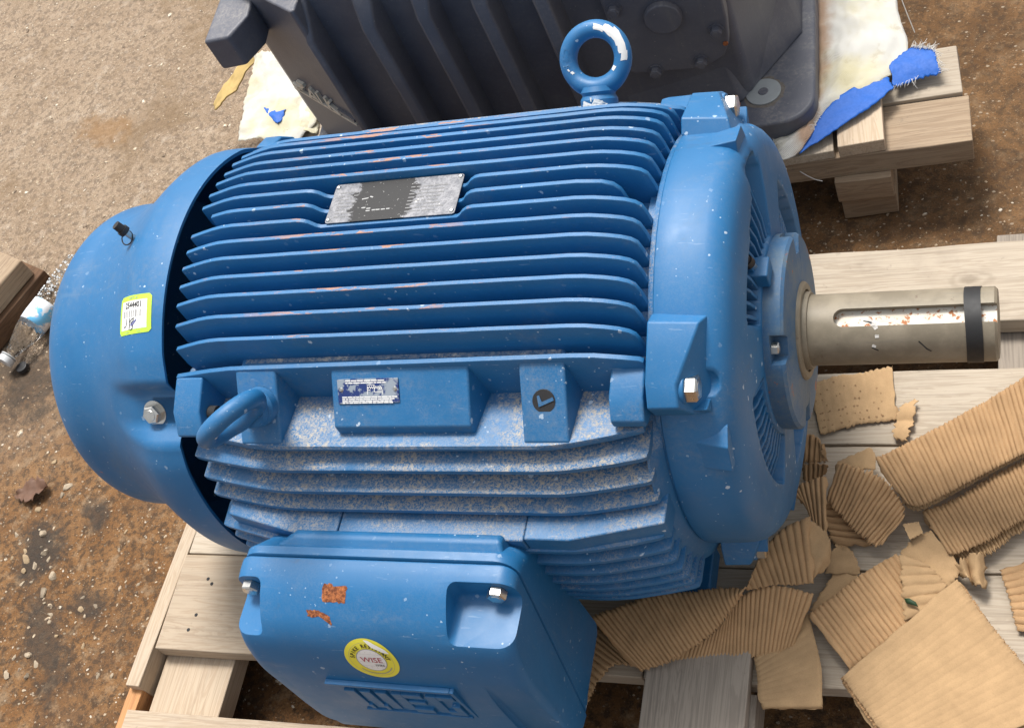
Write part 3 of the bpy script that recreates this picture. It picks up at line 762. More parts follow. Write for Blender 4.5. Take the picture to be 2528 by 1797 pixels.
# corner ears with bolts, and a cast wedge beside each
gcut = []
for a in (45, 135, 225, 315):
    my = -1 if a in (135, 225) else 1; mz = -1 if a in (225, 315) else 1
    def E(x, t, d):
        p = Vector((x, .7071 * (t - d), .7071 * (t + d))); return Vector((x, p.y * my, p.z * mz + H))
    back = [E(-.334, .070, .246), E(-.334, .0645, .267), E(-.334, .0040, .2935), E(-.334, -.0235, .2935), E(-.334, -.036, .270), E(-.334, -.041, .243)]
    front = [E(-.2735, .066, .238), E(-.2790, .0610, .262), E(-.3010, .0025, .2920), E(-.3010, -.0235, .2920), E(-.2900, -.036, .268), E(-.2735, -.041, .238)]
    n = 6; mb = MB()
    mb.add(back + front, [tuple(range(6))[::-1], tuple(range(6, 12))] + [(i, (i + 1) % n, n + (i + 1) % n, n + i) for i in range(n)])
    ear = mb.build("shield_ear", 'paint_clean', motor, bevel=.0025, seg=3)
    MB().cyl(E(-.305, -.0067, .272), E(-.2945, -.0067, .272), .0180, None, 28).build("bolt_seat", 'paint_clean', ear, bevel=.002)
    hexbolt("ear_bolt", ear, E(-.2945, -.0067, .273), (1, 0, 0), .0145, .0125, 'zinc', 0, .55)
    mb = MB(); mb.prism([E(-.296, -.038, .250), E(-.296, -.022, .250), E(-.296, -.030, .272)], (0, 0, 0), (.020, 0, 0))
    mb.build("ear_web", 'paint_clean', ear, bevel=.0015)
    # round-ended thumb groove ahead of the bolt, cut out of the shield
    g = MB(); rows_ = [(-.296, .0185)] + [(-.2745 + math.sin(R_(q * 11.25)) * .0185, max(.0004, .0185 * math.cos(R_(q * 11.25)))) for q in range(9)]
    N_ = 36
    for (xg, rg) in rows_:
        c_ = E(xg, -.0067, .2635)
        g.v += [(c_.x, c_.y + math.cos(2 * math.pi * q / N_) * rg, c_.z + math.sin(2 * math.pi * q / N_) * rg) for q in range(N_)]
    g.f = [(j * N_ + q, j * N_ + (q + 1) % N_, (j + 1) * N_ + (q + 1) % N_, (j + 1) * N_ + q) for j in range(len(rows_) - 1) for q in range(N_)] + [tuple(range(N_))[::-1], tuple(range((len(rows_) - 1) * N_, len(rows_) * N_))]
    gcut.append(g.build("groove_cutter", 'paint_clean', None, smooth=None))
for c_ in gcut:
    md = shield.modifiers.new("groove", 'BOOLEAN'); md.operation = 'DIFFERENCE'; md.object = c_; md.solver = 'EXACT'
apply_mods(shield)
for c_ in gcut: bpy.data.objects.remove(c_)
shield.data.shade_smooth(); shield.data.set_sharp_from_angle(angle=R_(38))
for a in (26.5, 116.5, 206.5, 296.5):
    def K(x, da, r): aa = R_(a + da); return W(x, -math.cos(aa) * r, math.sin(aa) * r)
    mb = MB(); mb.add([K(-.302, 2.2, .2545), K(-.300, -5.6, .2540), K(-.262, -5.8, .2600), K(-.2615, 1.6, .2640), K(-.263, 6.0, .2475), K(-.300, 2.2, .240), K(-.300, -5.6, .240), K(-.262, -5.8, .236), K(-.262, 6.0, .236)],
       [(0, 1, 2, 3), (0, 3, 4), (0, 4, 8, 5), (3, 2, 7, 8, 4), (1, 6, 7, 2), (0, 5, 6, 1), (5, 8, 7, 6)])
    mb.build("cast_wedge", 'paint_clean', motor, bevel=.0015, smooth=30)
# grease nipple on the shield
gb = MB().box(W(-.262, -.022, .120), W(-.236, .006, .142)).build("nipple_block", 'paint', motor, bevel=.002)
MB().cyl(W(-.252, -.008, .14), W(-.256, -.010, .152), .0042, None, 14).build("grease_nipple", 'zinc', gb)
MB().cyl(W(-.2555, -.010, .150), W(-.258, -.011, .158), .0075, None, 16).cyl(W(-.258, -.011, .158), W(-.261, -.012, .168), .006, .0055, 16).build("grease_cap", 'black_cap', gb, smooth=30)

# bearing cap with its bolts in rim notches
CB = (45, 135, 225, 315)
def cap_r(x, r, a):
    if x > -.2385 and r > .08:
        for a0 in CB:
            da = abs((math.degrees(a) - a0 + 180) % 360 - 180)
            r = lerp(r, min(r, .094), sstep(8.5, 7.0, da))
    return r
v, f = revolve_x([(-.2475, .06), (-.2475, .1165), (-.2462, .1180), (-.2386, .1185), (-.2384, .1185), (-.2260, .1185), (-.2225, .1150), (-.2205, .085), (-.2195, .060), (-.2195, .045)], 216, cap_r)
bcap = obj("bearing_cap", v, f, 'cap_paint', motor, smooth=35)
for a in CB: hexbolt("cap_bolt", bcap, W(-.2384, -math.cos(R_(a)) * .1055, math.sin(R_(a)) * .1055), (1, 0, 0), .0078, .0085, 'zinc', 0, .2)
v, f = revolve_x([(-.2205, .040), (-.2205, .060), (-.2175, .0595), (-.2150, .057), (-.2150, .0500), (-.2178, .0495), (-.2178, .040)], 72)
obj("shaft_seal", v, f, 'shaft', bcap)

# shaft with keyway
KA = R_(74)
v, f = revolve_x([(-.30, .047), (-.2115, .047), (-.2095, .0462), (-.2095, .0428), (-.003, .0428), (0, .0398)], 128)
shaft = obj("shaft", v, f, 'shaft', motor, smooth=30)
kd = Vector((0, -math.cos(KA), math.sin(KA))); kt = Vector((0, math.sin(KA), math.cos(KA)))
cutter = MB(); out = []
for i in range(13):
    t = math.pi / 2 + math.pi * i / 12; out.append((-.168 + math.cos(t) * .0111, math.sin(t) * .0111))
out += [(.02, -.0111), (.02, .0111)]
cutter.prism([Vector(W(x, 0, 0)) + kt * s + kd * .0315 for x, s in out], (0, 0, 0), kd * .03)
co = cutter.build("keyway_cutter", 'shaft', None, smooth=None)
md = shaft.modifiers.new("keyway", 'BOOLEAN'); md.operation = 'DIFFERENCE'; md.object = co; md.solver = 'EXACT'
apply_mods(shaft); bpy.data.objects.remove(co)
shaft.data.shade_smooth(); shaft.data.set_sharp_from_angle(angle=R_(30))
MB().prism([Vector(W(x, 0, 0)) + kt * s * .985 + kd * .0312 for x, s in out[:-2] + [(-.0005, -.0111), (-.0005, .0111)]], (0, 0, 0), kd * .0008).build("keyway_floor", 'keyway', shaft, smooth=None)
# black strap round the shaft
v = []; f = []; n = 96
for i in range(n):
    a = 2 * math.pi * i / n; wob = .0012 * math.sin(a * 2 + .6)
    for (x, r) in ((-.0345, .0430), (-.0345, .0438), (-.0165, .0438), (-.0165, .0430)):
        v.append(W(x + wob, -math.cos(a) * r, math.sin(a) * r))
f = [(4 * i + q, 4 * i + (q + 1) % 4, 4 * ((i + 1) % n) + (q + 1) % 4, 4 * ((i + 1) % n) + q) for i in range(n) for q in range(4)]
obj("shaft_strap", v, f, 'rubber', shaft, smooth=40)
def shaft_at(x, s, off):
    a = R_(40) + s / .0428; return W(x, -math.cos(a) * (.0428 + off), math.sin(a) * (.0428 + off))
strokes("shaft_scuff", 'string', shaft, shaft_at, [[(-.138, .021), (-.131, .012), (-.130, .002), (-.134, -.010)], [(-.126, .019), (-.110, .020)]], .0045, .0004)
strokes("shaft_scratch", 'ink', shaft, shaft_at, [[(-.144, .020), (-.136, .018)], [(-.084, -.006), (-.076, -.016), (-.072, -.019)], [(-.136, -.012), (-.130, -.016)]], .0016, .0005)

# ---- eyebolts
def eyebolt(center_dir_sgn, x, spin, parent):
    n = Vector((0, center_dir_sgn * .7071, .7071)); t = Vector((0, -center_dir_sgn * .7071, .7071)); xx = Vector((1, 0, 0))
    u = (xx * math.cos(spin) + t * math.sin(spin)); w = n.cross(u)
    base = Vector((x, 0, H)) + n * .2865 - t * (.0145)
    c = base + n * .0620
    v = []; f = []; N = 64; K = 20
    for i in range(N):
        a = 2 * math.pi * i / N
        er = .0355; tr = .0112
        d = u * math.cos(a) + n * math.sin(a)
        # the ring thickens and flattens toward its shank
        low = sstep(-.55, -1.0, math.sin(a))
        for k in range(K):
            b = 2 * math.pi * k / K
            v.append(c + d * (er + math.cos(b) * tr * (1 + .12 * low)) + w * math.sin(b) * tr * (1 + .25 * low))
    f = [(i * K + k, i * K + (k + 1) % K, ((i + 1) % N) * K + (k + 1) % K, ((i + 1) % N) * K + k) for i in range(N) for k in range(K)]
    o = obj("lifting_eye", v, f, 'paint_clean', parent, smooth=60)
    mb = MB(); prof = [(0, .0235), (.012, .0235), (.017, .0205), (.0215, .0225), (.028, .020)]
    for (h0, r0), (h1, r1) in zip(prof, prof[1:]): mb.cyl(base + n * h0, base + n * h1, r0, r1, 32, True)
    sh = mb.build("eye_shank", 'paint_clean', o, smooth=35)
    def mapr(a, b, off):
        """a round the ring, b round the tube"""
        d = u * math.cos(a) + n * math.sin(a); r = .0112 + off
        return c + d * (.0355 + math.cos(b) * r) + w * math.sin(b) * r
    def maps(a, h, off):
        d = (u * math.cos(a) + w * math.sin(a)); return base + n * h + d * (.0236 + off)
    return o, sh, mapr, maps
def chip(name, mapf, pts, parent, mat='white_chip', off=.00035, sub=3, jag=.12, seed=1):
    """ragged flake of bare metal lying on the mapped surface"""
    rnd = random.Random(seed); cx = sum(p[0] for p in pts) / len(pts); cy = sum(p[1] for p in pts) / len(pts); ring = []
    for (a, b) in zip(pts, pts[1:] + pts[:1]):
        for k in range(sub):
            x, y = lerp(a[0], b[0], k / sub), lerp(a[1], b[1], k / sub); s = 1 + rnd.uniform(-jag, jag); ring.append((cx + (x - cx) * s, cy + (y - cy) * s))
    vs = [mapf(cx, cy, off)]; fs = []; n = len(ring)
    for s in (.5, 1.0): vs += [mapf(cx + (x - cx) * s, cy + (y - cy) * s, off) for x, y in ring]
    fs = [(0, 1 + i, 1 + (i + 1) % n) for i in range(n)] + [(1 + i, 1 + n + i, 1 + n + (i + 1) % n, 1 + (i + 1) % n) for i in range(n)]
    return obj(name, vs, fs, mat, parent, smooth=None)
eye, esh, mapr, maps = eyebolt(1, -.456, 0.0, motor)
sg = -1
P90 = math.pi / 2
for i, (a0, a1, b0, b1) in enumerate(((1.45, 1.10, 1.05, 1.75), (1.15, .75, .75, 1.75), (.85, .35, .60, 1.75), (.45, .02, .75, 1.75), (.12, -.18, .7, 1.5), (-.42, -.62, 1.9, 2.5), (-.85, -1.15, 2.1, 2.7), (3.42, 3.52, 1.5, 1.8), (3.56, 3.68, 1.7, 2.1), (4.10, 4.35, 2.0, 2.5), (4.4, 5.1, 2.6, 3.0))):
    chip("bare_patch", lambda a, b, off: mapr(a, b * sg, off), [(a0, b0), (a1, b0 + .12), (a1, b1), (a0, b1 - .1)], eye, seed=i, jag=.16)
for i, pl in enumerate(([(-2.35, .001), (-.95, .001), (-.85, .006), (-1.2, .011), (-1.5, .013), (-1.6, .006), (-2.1, .006), (-2.2, .012), (-2.35, .006)], [(-1.75, .010), (-1.68, .010), (-1.66, .015), (-1.75, .015)])):
    chip("bare_patch", lambda a, h, off: maps(a, h, off), pl, esh, seed=40 + i, sub=4, jag=.06)
lettering("eye_marking", "C15 E", 'paint', eye, lambda a, b, off: mapr(3.05 - a / .0355 * -1, -(1.62 - b / .0112), off), 0, 0, .011, .9, .0004, 0)
eye2, esh2, mapr2, maps2 = eyebolt(-1, -.8095, R_(38), motor)
for i, (a0, b0) in enumerate(((2.9, 1.1), (3.1, .5), (1.7, 1.3), (2.2, 1.9), (.4, 1.6), (4.8, 1.4), (2.5, .9), (5.4, 2.0))):
    for s_ in (1, -1): chip("bare_patch", lambda a, b, off, s_=s_: mapr2(a, b * s_, off), [(a0, b0), (a0 + .09, b0 + .05), (a0 + .08, b0 + .25), (a0 - .02, b0 + .22)], eye2, seed=70 + i, jag=.3)
# plug in its boss
nn = Vector((0, -.7071, .7071)); pc = Vector(W(-.450, -.2130, .1928))
pl = MB().cyl(pc - nn * .004, pc + nn * .0012, .0137, .0130, 36).build("threaded_plug", 'cavity', motor, smooth=30)
tt = Vector((0, .7071, .7071))
MB().prism([pc + Vector((x, 0, 0)) + tt * y + nn * .0012 for x, y in ((-.006, -.006), (.012, .001), (.011, .0045), (-.002, -.0005), (-.0045, .007), (-.007, .006))], (0, 0, 0), nn * .0008).build("plug_slot", 'paint', pl, smooth=None)
MB().cyl(W(-.8905, -.212, .178), W(-.880, -.2125, .178), .0085, .0085, 20).build("threaded_hole", 'cavity', motor)  # solid dark stub; its colour stands in for the shade inside a hole

# ---- name plates
pz = .2865
np_ = MB()
poly = []
for (cx, cy, a0) in ((-.5665, .0345, 0), (-.7285, .0345, 90), (-.7285, -.0175, 180), (-.5665, -.0175, 270)):
    for k in range(4):
        a = R_(a0 + k * 30); poly.append(W(cx + math.cos(a) * .0035, cy + math.sin(a) * .0035, pz))
np_.prism(poly, (0, 0, 0), (0, 0, .0014))
plate = np_.build("name_plate", 'plate', motor, smooth=30)
for (x, y) in ((-.567, .034), (-.728, .033), (-.728, -.0165), (-.567, -.0165)):
    MB().cyl(W(x, y, pz + .0014), W(x, y, pz + .0030), .0031, .0018, 16).build("rivet", 'zinc', plate, smooth=40)
def plate_map(x, y, off): return W(x, y, pz + .0014 + off)
rnd = random.Random(3); rowsl = []
for j in range(8):
    y = .024 - j * .0052; x = -.628
    while x < -.588:
        w_ = rnd.uniform(.003, .009); rowsl.append([(x, y), (x + w_, y)]); x += w_ + rnd.uniform(.0015, .004)
    x = -.722
    while x < -.70:
        w_ = rnd.uniform(.003, .007); rowsl.append([(x, y), (x + w_, y)]); x += w_ + rnd.uniform(.002, .004)
strokes("plate_type", 'print', plate, plate_map, rowsl, .0016, .0002)
strokes("plate_print_rows", 'grey_ink', plate, plate_map, [[(-.672, -.006), (-.669, -.006)], [(-.667, -.006), (-.663, -.006)], [(-.660, -.006), (-.656, -.006)], [(-.653, -.0058), (-.650, -.0058)], [(-.68, -.003), (-.676, -.003)], [(-.68, -.0065), (-.676, -.0065)], [(-.687, -.0015), (-.683, -.0015)], [(-.69, .012), (-.683, .013)], [(-.68, .015), (-.677, .014)]], .0017, .0002)
# the wiring plate lies on the sloping face of its boss
B0 = Vector((0, -.1785, .2195 + H)); B1 = Vector((0, -.2345, .1765 + H)); bd = (B1 - B0).normalized(); bn = Vector((0, bd.z, -bd.y)); bn = bn if bn.z > 0 else -bn
def wmap(x, s, off): return Vector((x, 0, 0)) + B0 + bd * s + bn * off
S0, S1 = .0145, .0430
wp = MB(); wp.prism([wmap(-.7035, S0, .0003), wmap(-.6245, S0 - .0005, .0003), wmap(-.6240, S1 - .001, .0003), wmap(-.7030, S1, .0003)], (0, 0, 0), bn * .0012)
wplate = wp.build("wiring_plate", 'wplate', motor, smooth=None, bevel=.0004, seg=1)
for x in (-.6985, -.6290):
    MB().cyl(wmap(x, .0265, .0014), wmap(x, .0265, .0030), .0030, .0017, 16).build("rivet", 'zinc', wplate)
ln = []
rnd = random.Random(5)
for s in (.0165, .0190, .0352, .0375, .0398, .0418):
    x = -.692 if s < .03 else -.697
    while x < (-.642 if s < .03 else -.632):
        w_ = rnd.uniform(.002, .008); ln.append([(x, s), (x + w_, s)]); x += w_ + .0018
strokes("plate_print", 'white_label', wplate, wmap, ln, .0013, .0018)
zz = [(-.664 + i * .0014, .0245 + (.0014 if i % 2 else -.0014)) for i in range(14)]
strokes("wiring_sketch", 'white_label', wplate, wmap, [zz, [(-.664, .0245), (-.664, .0325)], [(-.6456, .0245), (-.6445, .0325)], [(-.664, .0215), (-.655, .0215), (-.655, .0295), (-.6445, .0295)], [(-.6635, .0275), (-.6605, .0275)], [(-.650, .0268), (-.6465, .0268)]], .0007, .0018)

# ---- terminal box: base and lid meet on a slightly sloping joint
XL, XR = -.8655, -.500
def seam_y(z): return -.3490 - (.075 - z) * .208
def rounded(x0, x1, z0, z1, r, yfun, n=6):
    pts = []
    for (cx, cz, a0) in ((x1 - r, z1 - r, 0), (x0 + r, z1 - r, 90), (x0 + r, z0 + r, 180), (x1 - r, z0 + r, 270)):
        for k in range(n + 1):
            a = R_(a0 + 90 * k / n); x = cx + math.cos(a) * r; z = cz + math.sin(a) * r; pts.append(W(x, yfun(z), z))
    return pts
ZB, ZT = -.252, .0725
def loft(loops):
    n = len(loops[0]); v = [p for l in loops for p in l]
    f = [(j * n + i, j * n + (i + 1) % n, (j + 1) * n + (i + 1) % n, (j + 1) * n + i) for j in range(len(loops) - 1) for i in range(n)]
    return v, f + [tuple(range(n))[::-1], tuple(range((len(loops) - 1) * n, len(loops) * n))]
v, f = loft([rounded(XL + .012, XR - .001, ZB + .015, .035, .022, lambda z: -.300), rounded(XL + .010, XR, ZB + .006, .045, .026, lambda z: -.310), rounded(XL + .004, XR, ZB + .004, ZT - .007, .026, lambda z: seam_y(z) + .021),
             rounded(XL, XR, ZB, ZT, .027, lambda z: seam_y(z) + .012), rounded(XL, XR, ZB, ZT, .027, lambda z: seam_y(z) + .0022), rounded(XL + .003, XR - .003, ZB + .003, ZT - .003, .026, lambda z: seam_y(z) + .0006)])
tbase = obj("terminal_box_base", v, f, 'paint_clean', motor, smooth=40)
mb = MB(); mb.add([W(-.795, -.312, .0690), W(-.524, -.312, .0690), W(-.514, -.312, .03), W(-.835, -.312, .03), W(-.795, -.3230, .0740), W(-.524, -.3230, .0740), W(-.516, -.3440, .066), W(-.838, -.3440, .066), W(-.516, -.3440, .04), W(-.838, -.3440, .04)],
       [(0, 1, 5, 4), (4, 5, 6, 7), (7, 6, 8, 9), (0, 4, 7, 9, 3), (1, 2, 8, 6, 5), (0, 3, 2, 1), (2, 3, 9, 8)])
mb.build("box_neck", 'paint_clean', motor, bevel=.005, seg=4)
v, f = loft([rounded(XL + .006, XR - .006, ZB + .006, ZT - .006, .024, lambda z: seam_y(z) + .004), rounded(XL + .006, XR - .006, ZB + .006, ZT - .006, .024, lambda z: seam_y(z) - .004)])
obj("box_gasket", v, f, 'rubber', motor, smooth=40)
LP = [(-.3510, .0708), (-.354, .0714), (-.367, .0708), (-.386, .0665), (-.405, .0570), (-.424, .0425), (-.4385, .0215), (-.4480, -.0050), (-.4545, -.035), (-.4590, -.075), (-.4615, -.12), (-.4620, -.19), (-.4590, -.222), (-.450, -.238), (-.435, -.246), (seam_y(-.2505), -.2505)]
LPc = catmull(LP, 4)
def lid_loop(x, inset):
    c = (-.405, -.10); out = []
    for (y, z) in LPc:
        d = Vector((y - c[0], z - c[1])); L = d.length; d = d * (1 - inset / L); yy = c[0] + d.x; zz = c[1] + d.y
        out.append(W(x, min(yy, seam_y(zz) - .0012), zz))
    return out
rr = .020
loops = []
for k in range(7):
    a = R_(90 * k / 6); loops.append(lid_loop(XL + rr * (1 - math.sin(a)), rr * (1 - math.cos(a))))
loops = loops[::-1]
full = loops + [lid_loop(lerp(XL + rr, XR - rr, i / 8), 0) for i in range(1, 8)]
right = []
for k in range(7):
    a = R_(90 * k / 6); right.append(lid_loop(XR - rr * (1 - math.sin(a)), rr * (1 - math.cos(a))))
full += right
v, f = loft(full)
lid = obj("terminal_box_lid", v, f, 'paint_clean', motor, smooth=40)
def cutbox(lo, hi, bev):
    c = MB().box(W(*lo), W(*hi)).build("notch_cutter", 'paint', None, bevel=bev, seg=4); return c
cuts = [cutbox((-.578, -.60, .0305), (-.40, -.3725, .20), .010), cutbox((-1.0, -.60, .0285), (-.824, -.3765, .20), .010)]
cuts += [cutbox((-.5575, -.60, -.40), (-.40, -.4545, .034), .004), cutbox((-1.0, -.60, -.40), (-.832, -.4515, .032), .004)]
for c_ in cuts:
    md = lid.modifiers.new("notch", 'BOOLEAN'); md.operation = 'DIFFERENCE'; md.object = c_; md.solver = 'EXACT'
md = lid.modifiers.new("bevel", 'BEVEL'); md.width = .0035; md.segments = 3; md.limit_method = 'ANGLE'; md.angle_limit = R_(38)
apply_mods(lid)
for c_ in cuts: bpy.data.objects.remove(c_)
lid.data.shade_smooth(); lid.data.set_sharp_from_angle(angle=R_(40))
hexbolt("lid_bolt", lid, W(-.5235, -.3735, .0510), (0, -1, .05), .0115, .0105, 'zinc', 0, .1)
hexbolt("lid_bolt", lid, W(-.8490, -.3775, .0480), (0, -1, .05), .0115, .0105, 'zinc', 0, .35)
hexbolt("lid_bolt", lid, W(-.745, -.444, -.2500), (0, -1, -.1), .0115, .0105, 'paint', .016, .2)
# lid surface map: s = arc length from the top joint, positive outward and down
LS = [0.0]
for a, b in zip(LPc, LPc[1:]): LS.append(LS[-1] + math.dist(a, b))
def lid_map(x, s, off):
    s = max(0, min(s, LS[-1] - 1e-5))
    i = next(k for k in range(len(LS) - 1) if LS[k + 1] > s); t = (s - LS[i]) / (LS[i + 1] - LS[i])
    a, b = LPc[i], LPc[i + 1]; d = Vector((b[0] - a[0], b[1] - a[1])).normalized(); nv = (d.y, -d.x)
    y, z = lerp(a[0], b[0], t), lerp(a[1], b[1], t)
    return W(x, y - abs(nv[0]) * off, z + nv[1] * off * (1 if nv[1] > 0 else -1))
def s_at(z):
    return min((abs(p[1] - z), LS[i]) for i, p in enumerate(LPc) if i > 2)[1]
cz = s_at(.001); cx = -.687
def disc(name, r0, r1, mat, parent, off, n=64, mapf=None, a0=0, a1=2 * math.pi):
    vs = []; R = [lerp(r0, r1, k / 4) for k in range(5)]
    for rr_ in R: vs += [lid_map(cx + math.cos(lerp(a0, a1, i / n)) * rr_, cz - math.sin(lerp(a0, a1, i / n)) * rr_, off) for i in range(n + 1)]
    m_ = n + 1
    return obj(name, vs, [(j * m_ + i, j * m_ + i + 1, (j + 1) * m_ + i + 1, (j + 1) * m_ + i) for j in range(4) for i in range(n)], mat, parent, smooth=60)
stk = disc("round_sticker", .0002, .0345, 'yellow', lid, .0006)
disc("sticker_centre", .0002, .0185, 'white_label', stk, .0010)
disc("sticker_ring", .0185, .0195, 'grey_ink', stk, .0011)
disc("sticker_rim_line", .0285, .0288, 'grey_ink', stk, .0011)
flat = lambda u, vv, off: lid_map(cx + u, cz - vv, off)
strokes("sticker_grid", 'grey_ink', stk, flat, [[(-.017, y), (.017, y)] for y in (-.010, -.003, .004, .011)] + [[(x, -.015), (x, .015)] for x in (-.011, -.004, .003, .010)], .00022, .0012)
lettering("sticker_word", "WISE", 'red_ink', stk, flat, .0005, .0010, .0125, 1.0, .0014)
lettering("sticker_word", "WIRE", 'ink', stk, flat, .0085, -.0080, .0055, 1.0, .0014)
def arc_text(word, r, a0, a1, size, top=True):
    for i, ch in enumerate(word):
        if ch == ' ': continue
        a = lerp(a0, a1, i / (len(word) - 1)); ar = R_(a)
        lettering("sticker_letter", ch, 'ink', stk, flat, math.cos(ar) * r, math.sin(ar) * r, size, .9, .0014, ar - P90 if top else ar + P90, bold=.0002)
arc_text("SPIKE RESISTANT", .0237, 168, 12, .0074)
dash = []
rnd = random.Random(11)
for i in range(34):
    a = R_(lerp(222, 332, i / 33)); w_ = .0006 * rnd.uniform(.5, 1.2)
    dash.append([(math.cos(a) * .0248, math.sin(a) * .0248), (math.cos(a + .02) * .0252, math.sin(a + .02) * .0252)])
strokes("sticker_small_print", 'grey_ink', stk, flat, dash, .0012, .0013)
chip("torn_strip", lambda a, b, off: flat(a, b, off), [(-.0015, .0335), (.005, .0325), (.024, .0205), (.0285, .0145), (.022, .0150), (.008, .0225)], stk, 'white_label', .0017, 3, .05, 4)
# rust scars on the lid
rmap = lambda x, s, off: lid_map(x, s, off)
sa, sb, sc_ = s_at(.0680), s_at(.0600), s_at(.0540)
r1 = s_at(.066); 
chip("rust_scar", rmap, [(-.7385, r1 - .004), (-.727, r1 - .006), (-.724, r1 - .002), (-.706, r1 - .004), (-.7055, r1 + .010), (-.709, r1 + .017), (-.718, r1 + .016), (-.738, r1 + .016)], lid, 'rust', .0004, 4, .10, 8)
r2 = s_at(.0525)
chip("rust_scar", rmap, [(-.760, r2 - .001), (-.752, r2 - .001), (-.744, r2 - .001), (-.736, r2 + .002), (-.727, r2 + .006), (-.7275, r2 + .016), (-.735, r2 + .010), (-.743, r2 + .006), (-.752, r2 + .008), (-.758, r2 + .006)], lid, 'rust', .0004, 4, .10, 9)
# raised logo letters and frame on the lower front
def lbar(mb, x0, x1, z0, z1, d=.0030):
    ya = lambda z: lid_map(-.68, s_at(z), 0)[1]
    y0 = -.4600 if z1 > -.09 else -.4620
    mb.box(W(x0, y0 - d, z0), W(x1, y0 + .004, z1)); return mb
mb = MB(); lbar(mb, -.772, -.604, -.0525, -.0465); lbar(mb, -.604, -.5985, -.131, -.0465); lbar(mb, -.751, -.604, -.1310, -.1265)
mb.build("logo_frame", 'paint_clean', lid, bevel=.001, seg=2)
mb = MB()          # W
for x0, x1 in ((-.7545, -.7395), (-.7330, -.7180), (-.7115, -.6965)): lbar(mb, x0, x1, -.1215, -.0655)
lbar(mb, -.7395, -.7330, -.1215, -.108); lbar(mb, -.7180, -.7115, -.1215, -.108); mb.build("logo_letter", 'paint_clean', lid, bevel=.001, seg=2)
mb = MB()          # E
lbar(mb, -.6900, -.6760, -.1215, -.0655); lbar(mb, -.6760, -.6500, -.0775, -.0655); lbar(mb, -.6760, -.6530, -.0985, -.0885); lbar(mb, -.6760, -.6500, -.1215, -.1095); mb.build("logo_letter", 'paint_clean', lid, bevel=.001, seg=2)
mb = MB()          # G
lbar(mb, -.6440, -.6300, -.1215, -.0655); lbar(mb, -.6300, -.6070, -.0775, -.0655); lbar(mb, -.6300, -.6070, -.1215, -.1095); lbar(mb, -.6180, -.6070, -.1095, -.0910); mb.build("logo_letter", 'paint_clean', lid, bevel=.001, seg=2)

# ------------------------------------------------------------------ pallet under the motor
def plank(name, parent, p0, p1, width, thick, mat, z_top, bev=.002, wob=.0012, seed=0, chipend=0, side=None):
    """a board from p0 to p1 (ground plan) with slightly uneven edges; its local X runs along the grain"""
    a = Vector((p0[0], p0[1], 0)); b = Vector((p1[0], p1[1], 0)); L = (b - a).length; ang = math.atan2((b - a).y, (b - a).x)
    n = max(6, int(L / .06)); v = []; rnd = random.Random(seed * 13 + 5)
    for i in range(n + 1):
        x = L * (i / n - .5)
        e0 = wob * noise.noise(Vector((x * 9, seed * 2.7, 1))); e1 = wob * noise.noise(Vector((x * 9, seed * 2.7, 9))); tz = wob * .6 * noise.noise(Vector((x * 5, seed, 4)))
        ex = 0
        if i in (0, n): ex = 1 if i == 0 else -1
        for (y, z) in ((-width / 2 + e0, -thick), (width / 2 + e1, -thick), (width / 2 + e1, tz), (-width / 2 + e0, tz)):
            v.append((x + (ex * rnd.uniform(0, chipend) if ex else 0), y, z))
    f = [(i * 4 + q, i * 4 + (q + 1) % 4, (i + 1) * 4 + (q + 1) % 4, (i + 1) * 4 + q) for i in range(n) for q in range(4)] + [(3, 2, 1, 0), (4 * n, 4 * n + 1, 4 * n + 2, 4 * n + 3)]
    me = bpy.data.meshes.new(name); me.from_pydata(v, [], f); me.materials.append(MAT[mat])
    bm = bmesh.new(); bm.from_mesh(me); bmesh.ops.recalc_face_normals(bm, faces=bm.faces); bm.to_mesh(me); bm.free()
    me.shade_smooth(); me.set_sharp_from_angle(angle=R_(30))
    m = (a + b) / 2; o = link(name, me, (m.x, m.y, z_top), parent); o.rotation_euler = (0, 0, ang)
    md = o.modifiers.new("bevel", 'BEVEL'); md.width = bev; md.segments = 2; md.limit_method = 'ANGLE'; md.angle_limit = R_(50); md.harden_normals = True
    return o
T = .14                                                       # top of the deck above the ground
pal = empty("pallet", (-.55, -.05, 0), "pine pallet carrying the blue motor, boards pale on the left and weathered on the right", "pallet")
def yy(y, x): return y + .010 * (x + .2)                      # the pallet lies very slightly askew
for (y0, y1, mat, sd, x0, x1) in ((.217, .357, 'wood_old', 1, -.62, .42), (.019, .138, 'wood_old', 2, -1.245, .42), (-.1705, .0155, 'wood_old', 3, -1.250, .42), (-.333, -.1725, 'wood_new', 4, -1.252, -.46), (-.333, -.1725, 'wood_old', 5, -.4585, .42), (-.60, -.431, 'wood_new', 6, -1.262, -.64)):
    ym = (y0 + y1) / 2
    plank("deck_board", pal, (x0, yy(ym, x0)), (x1, yy(ym, x1)), y1 - y0, .030, mat, T, seed=sd, wob=.0026 if mat == 'wood_old' else .0014)
plank("stringer", pal, (-1.182, -.66), (-1.195, .38), .128, .038, 'wood_new', T - .034, seed=7)
plank("stringer", pal, (.055, -.66), (.045, .40), .128, .038, 'wood_grey', T - .034, seed=8)
plank("stringer", pal, (-.62, -.60), (-.63, .40), .128, .038, 'wood_grey', T - .034, seed=9)
for x in (-1.19, -.62, .05):
    for y in (-.57, -.02, .31): 
        plank("block", pal, (x - .05, y), (x + .05, y), .09, T - .073, 'wood_tan', T - .0725, seed=int(x * 50 + y * 9))
plank("side_rail", pal, (-1.2705, -.405), (-1.262, -.115), .026, .132, 'wood_new', T - .001, seed=11, bev=.0015)
plank("side_rail", pal, (-1.2655, -.112), (-1.258, .37), .026, .132, 'wood_new', T - .002, seed=12, bev=.0015)
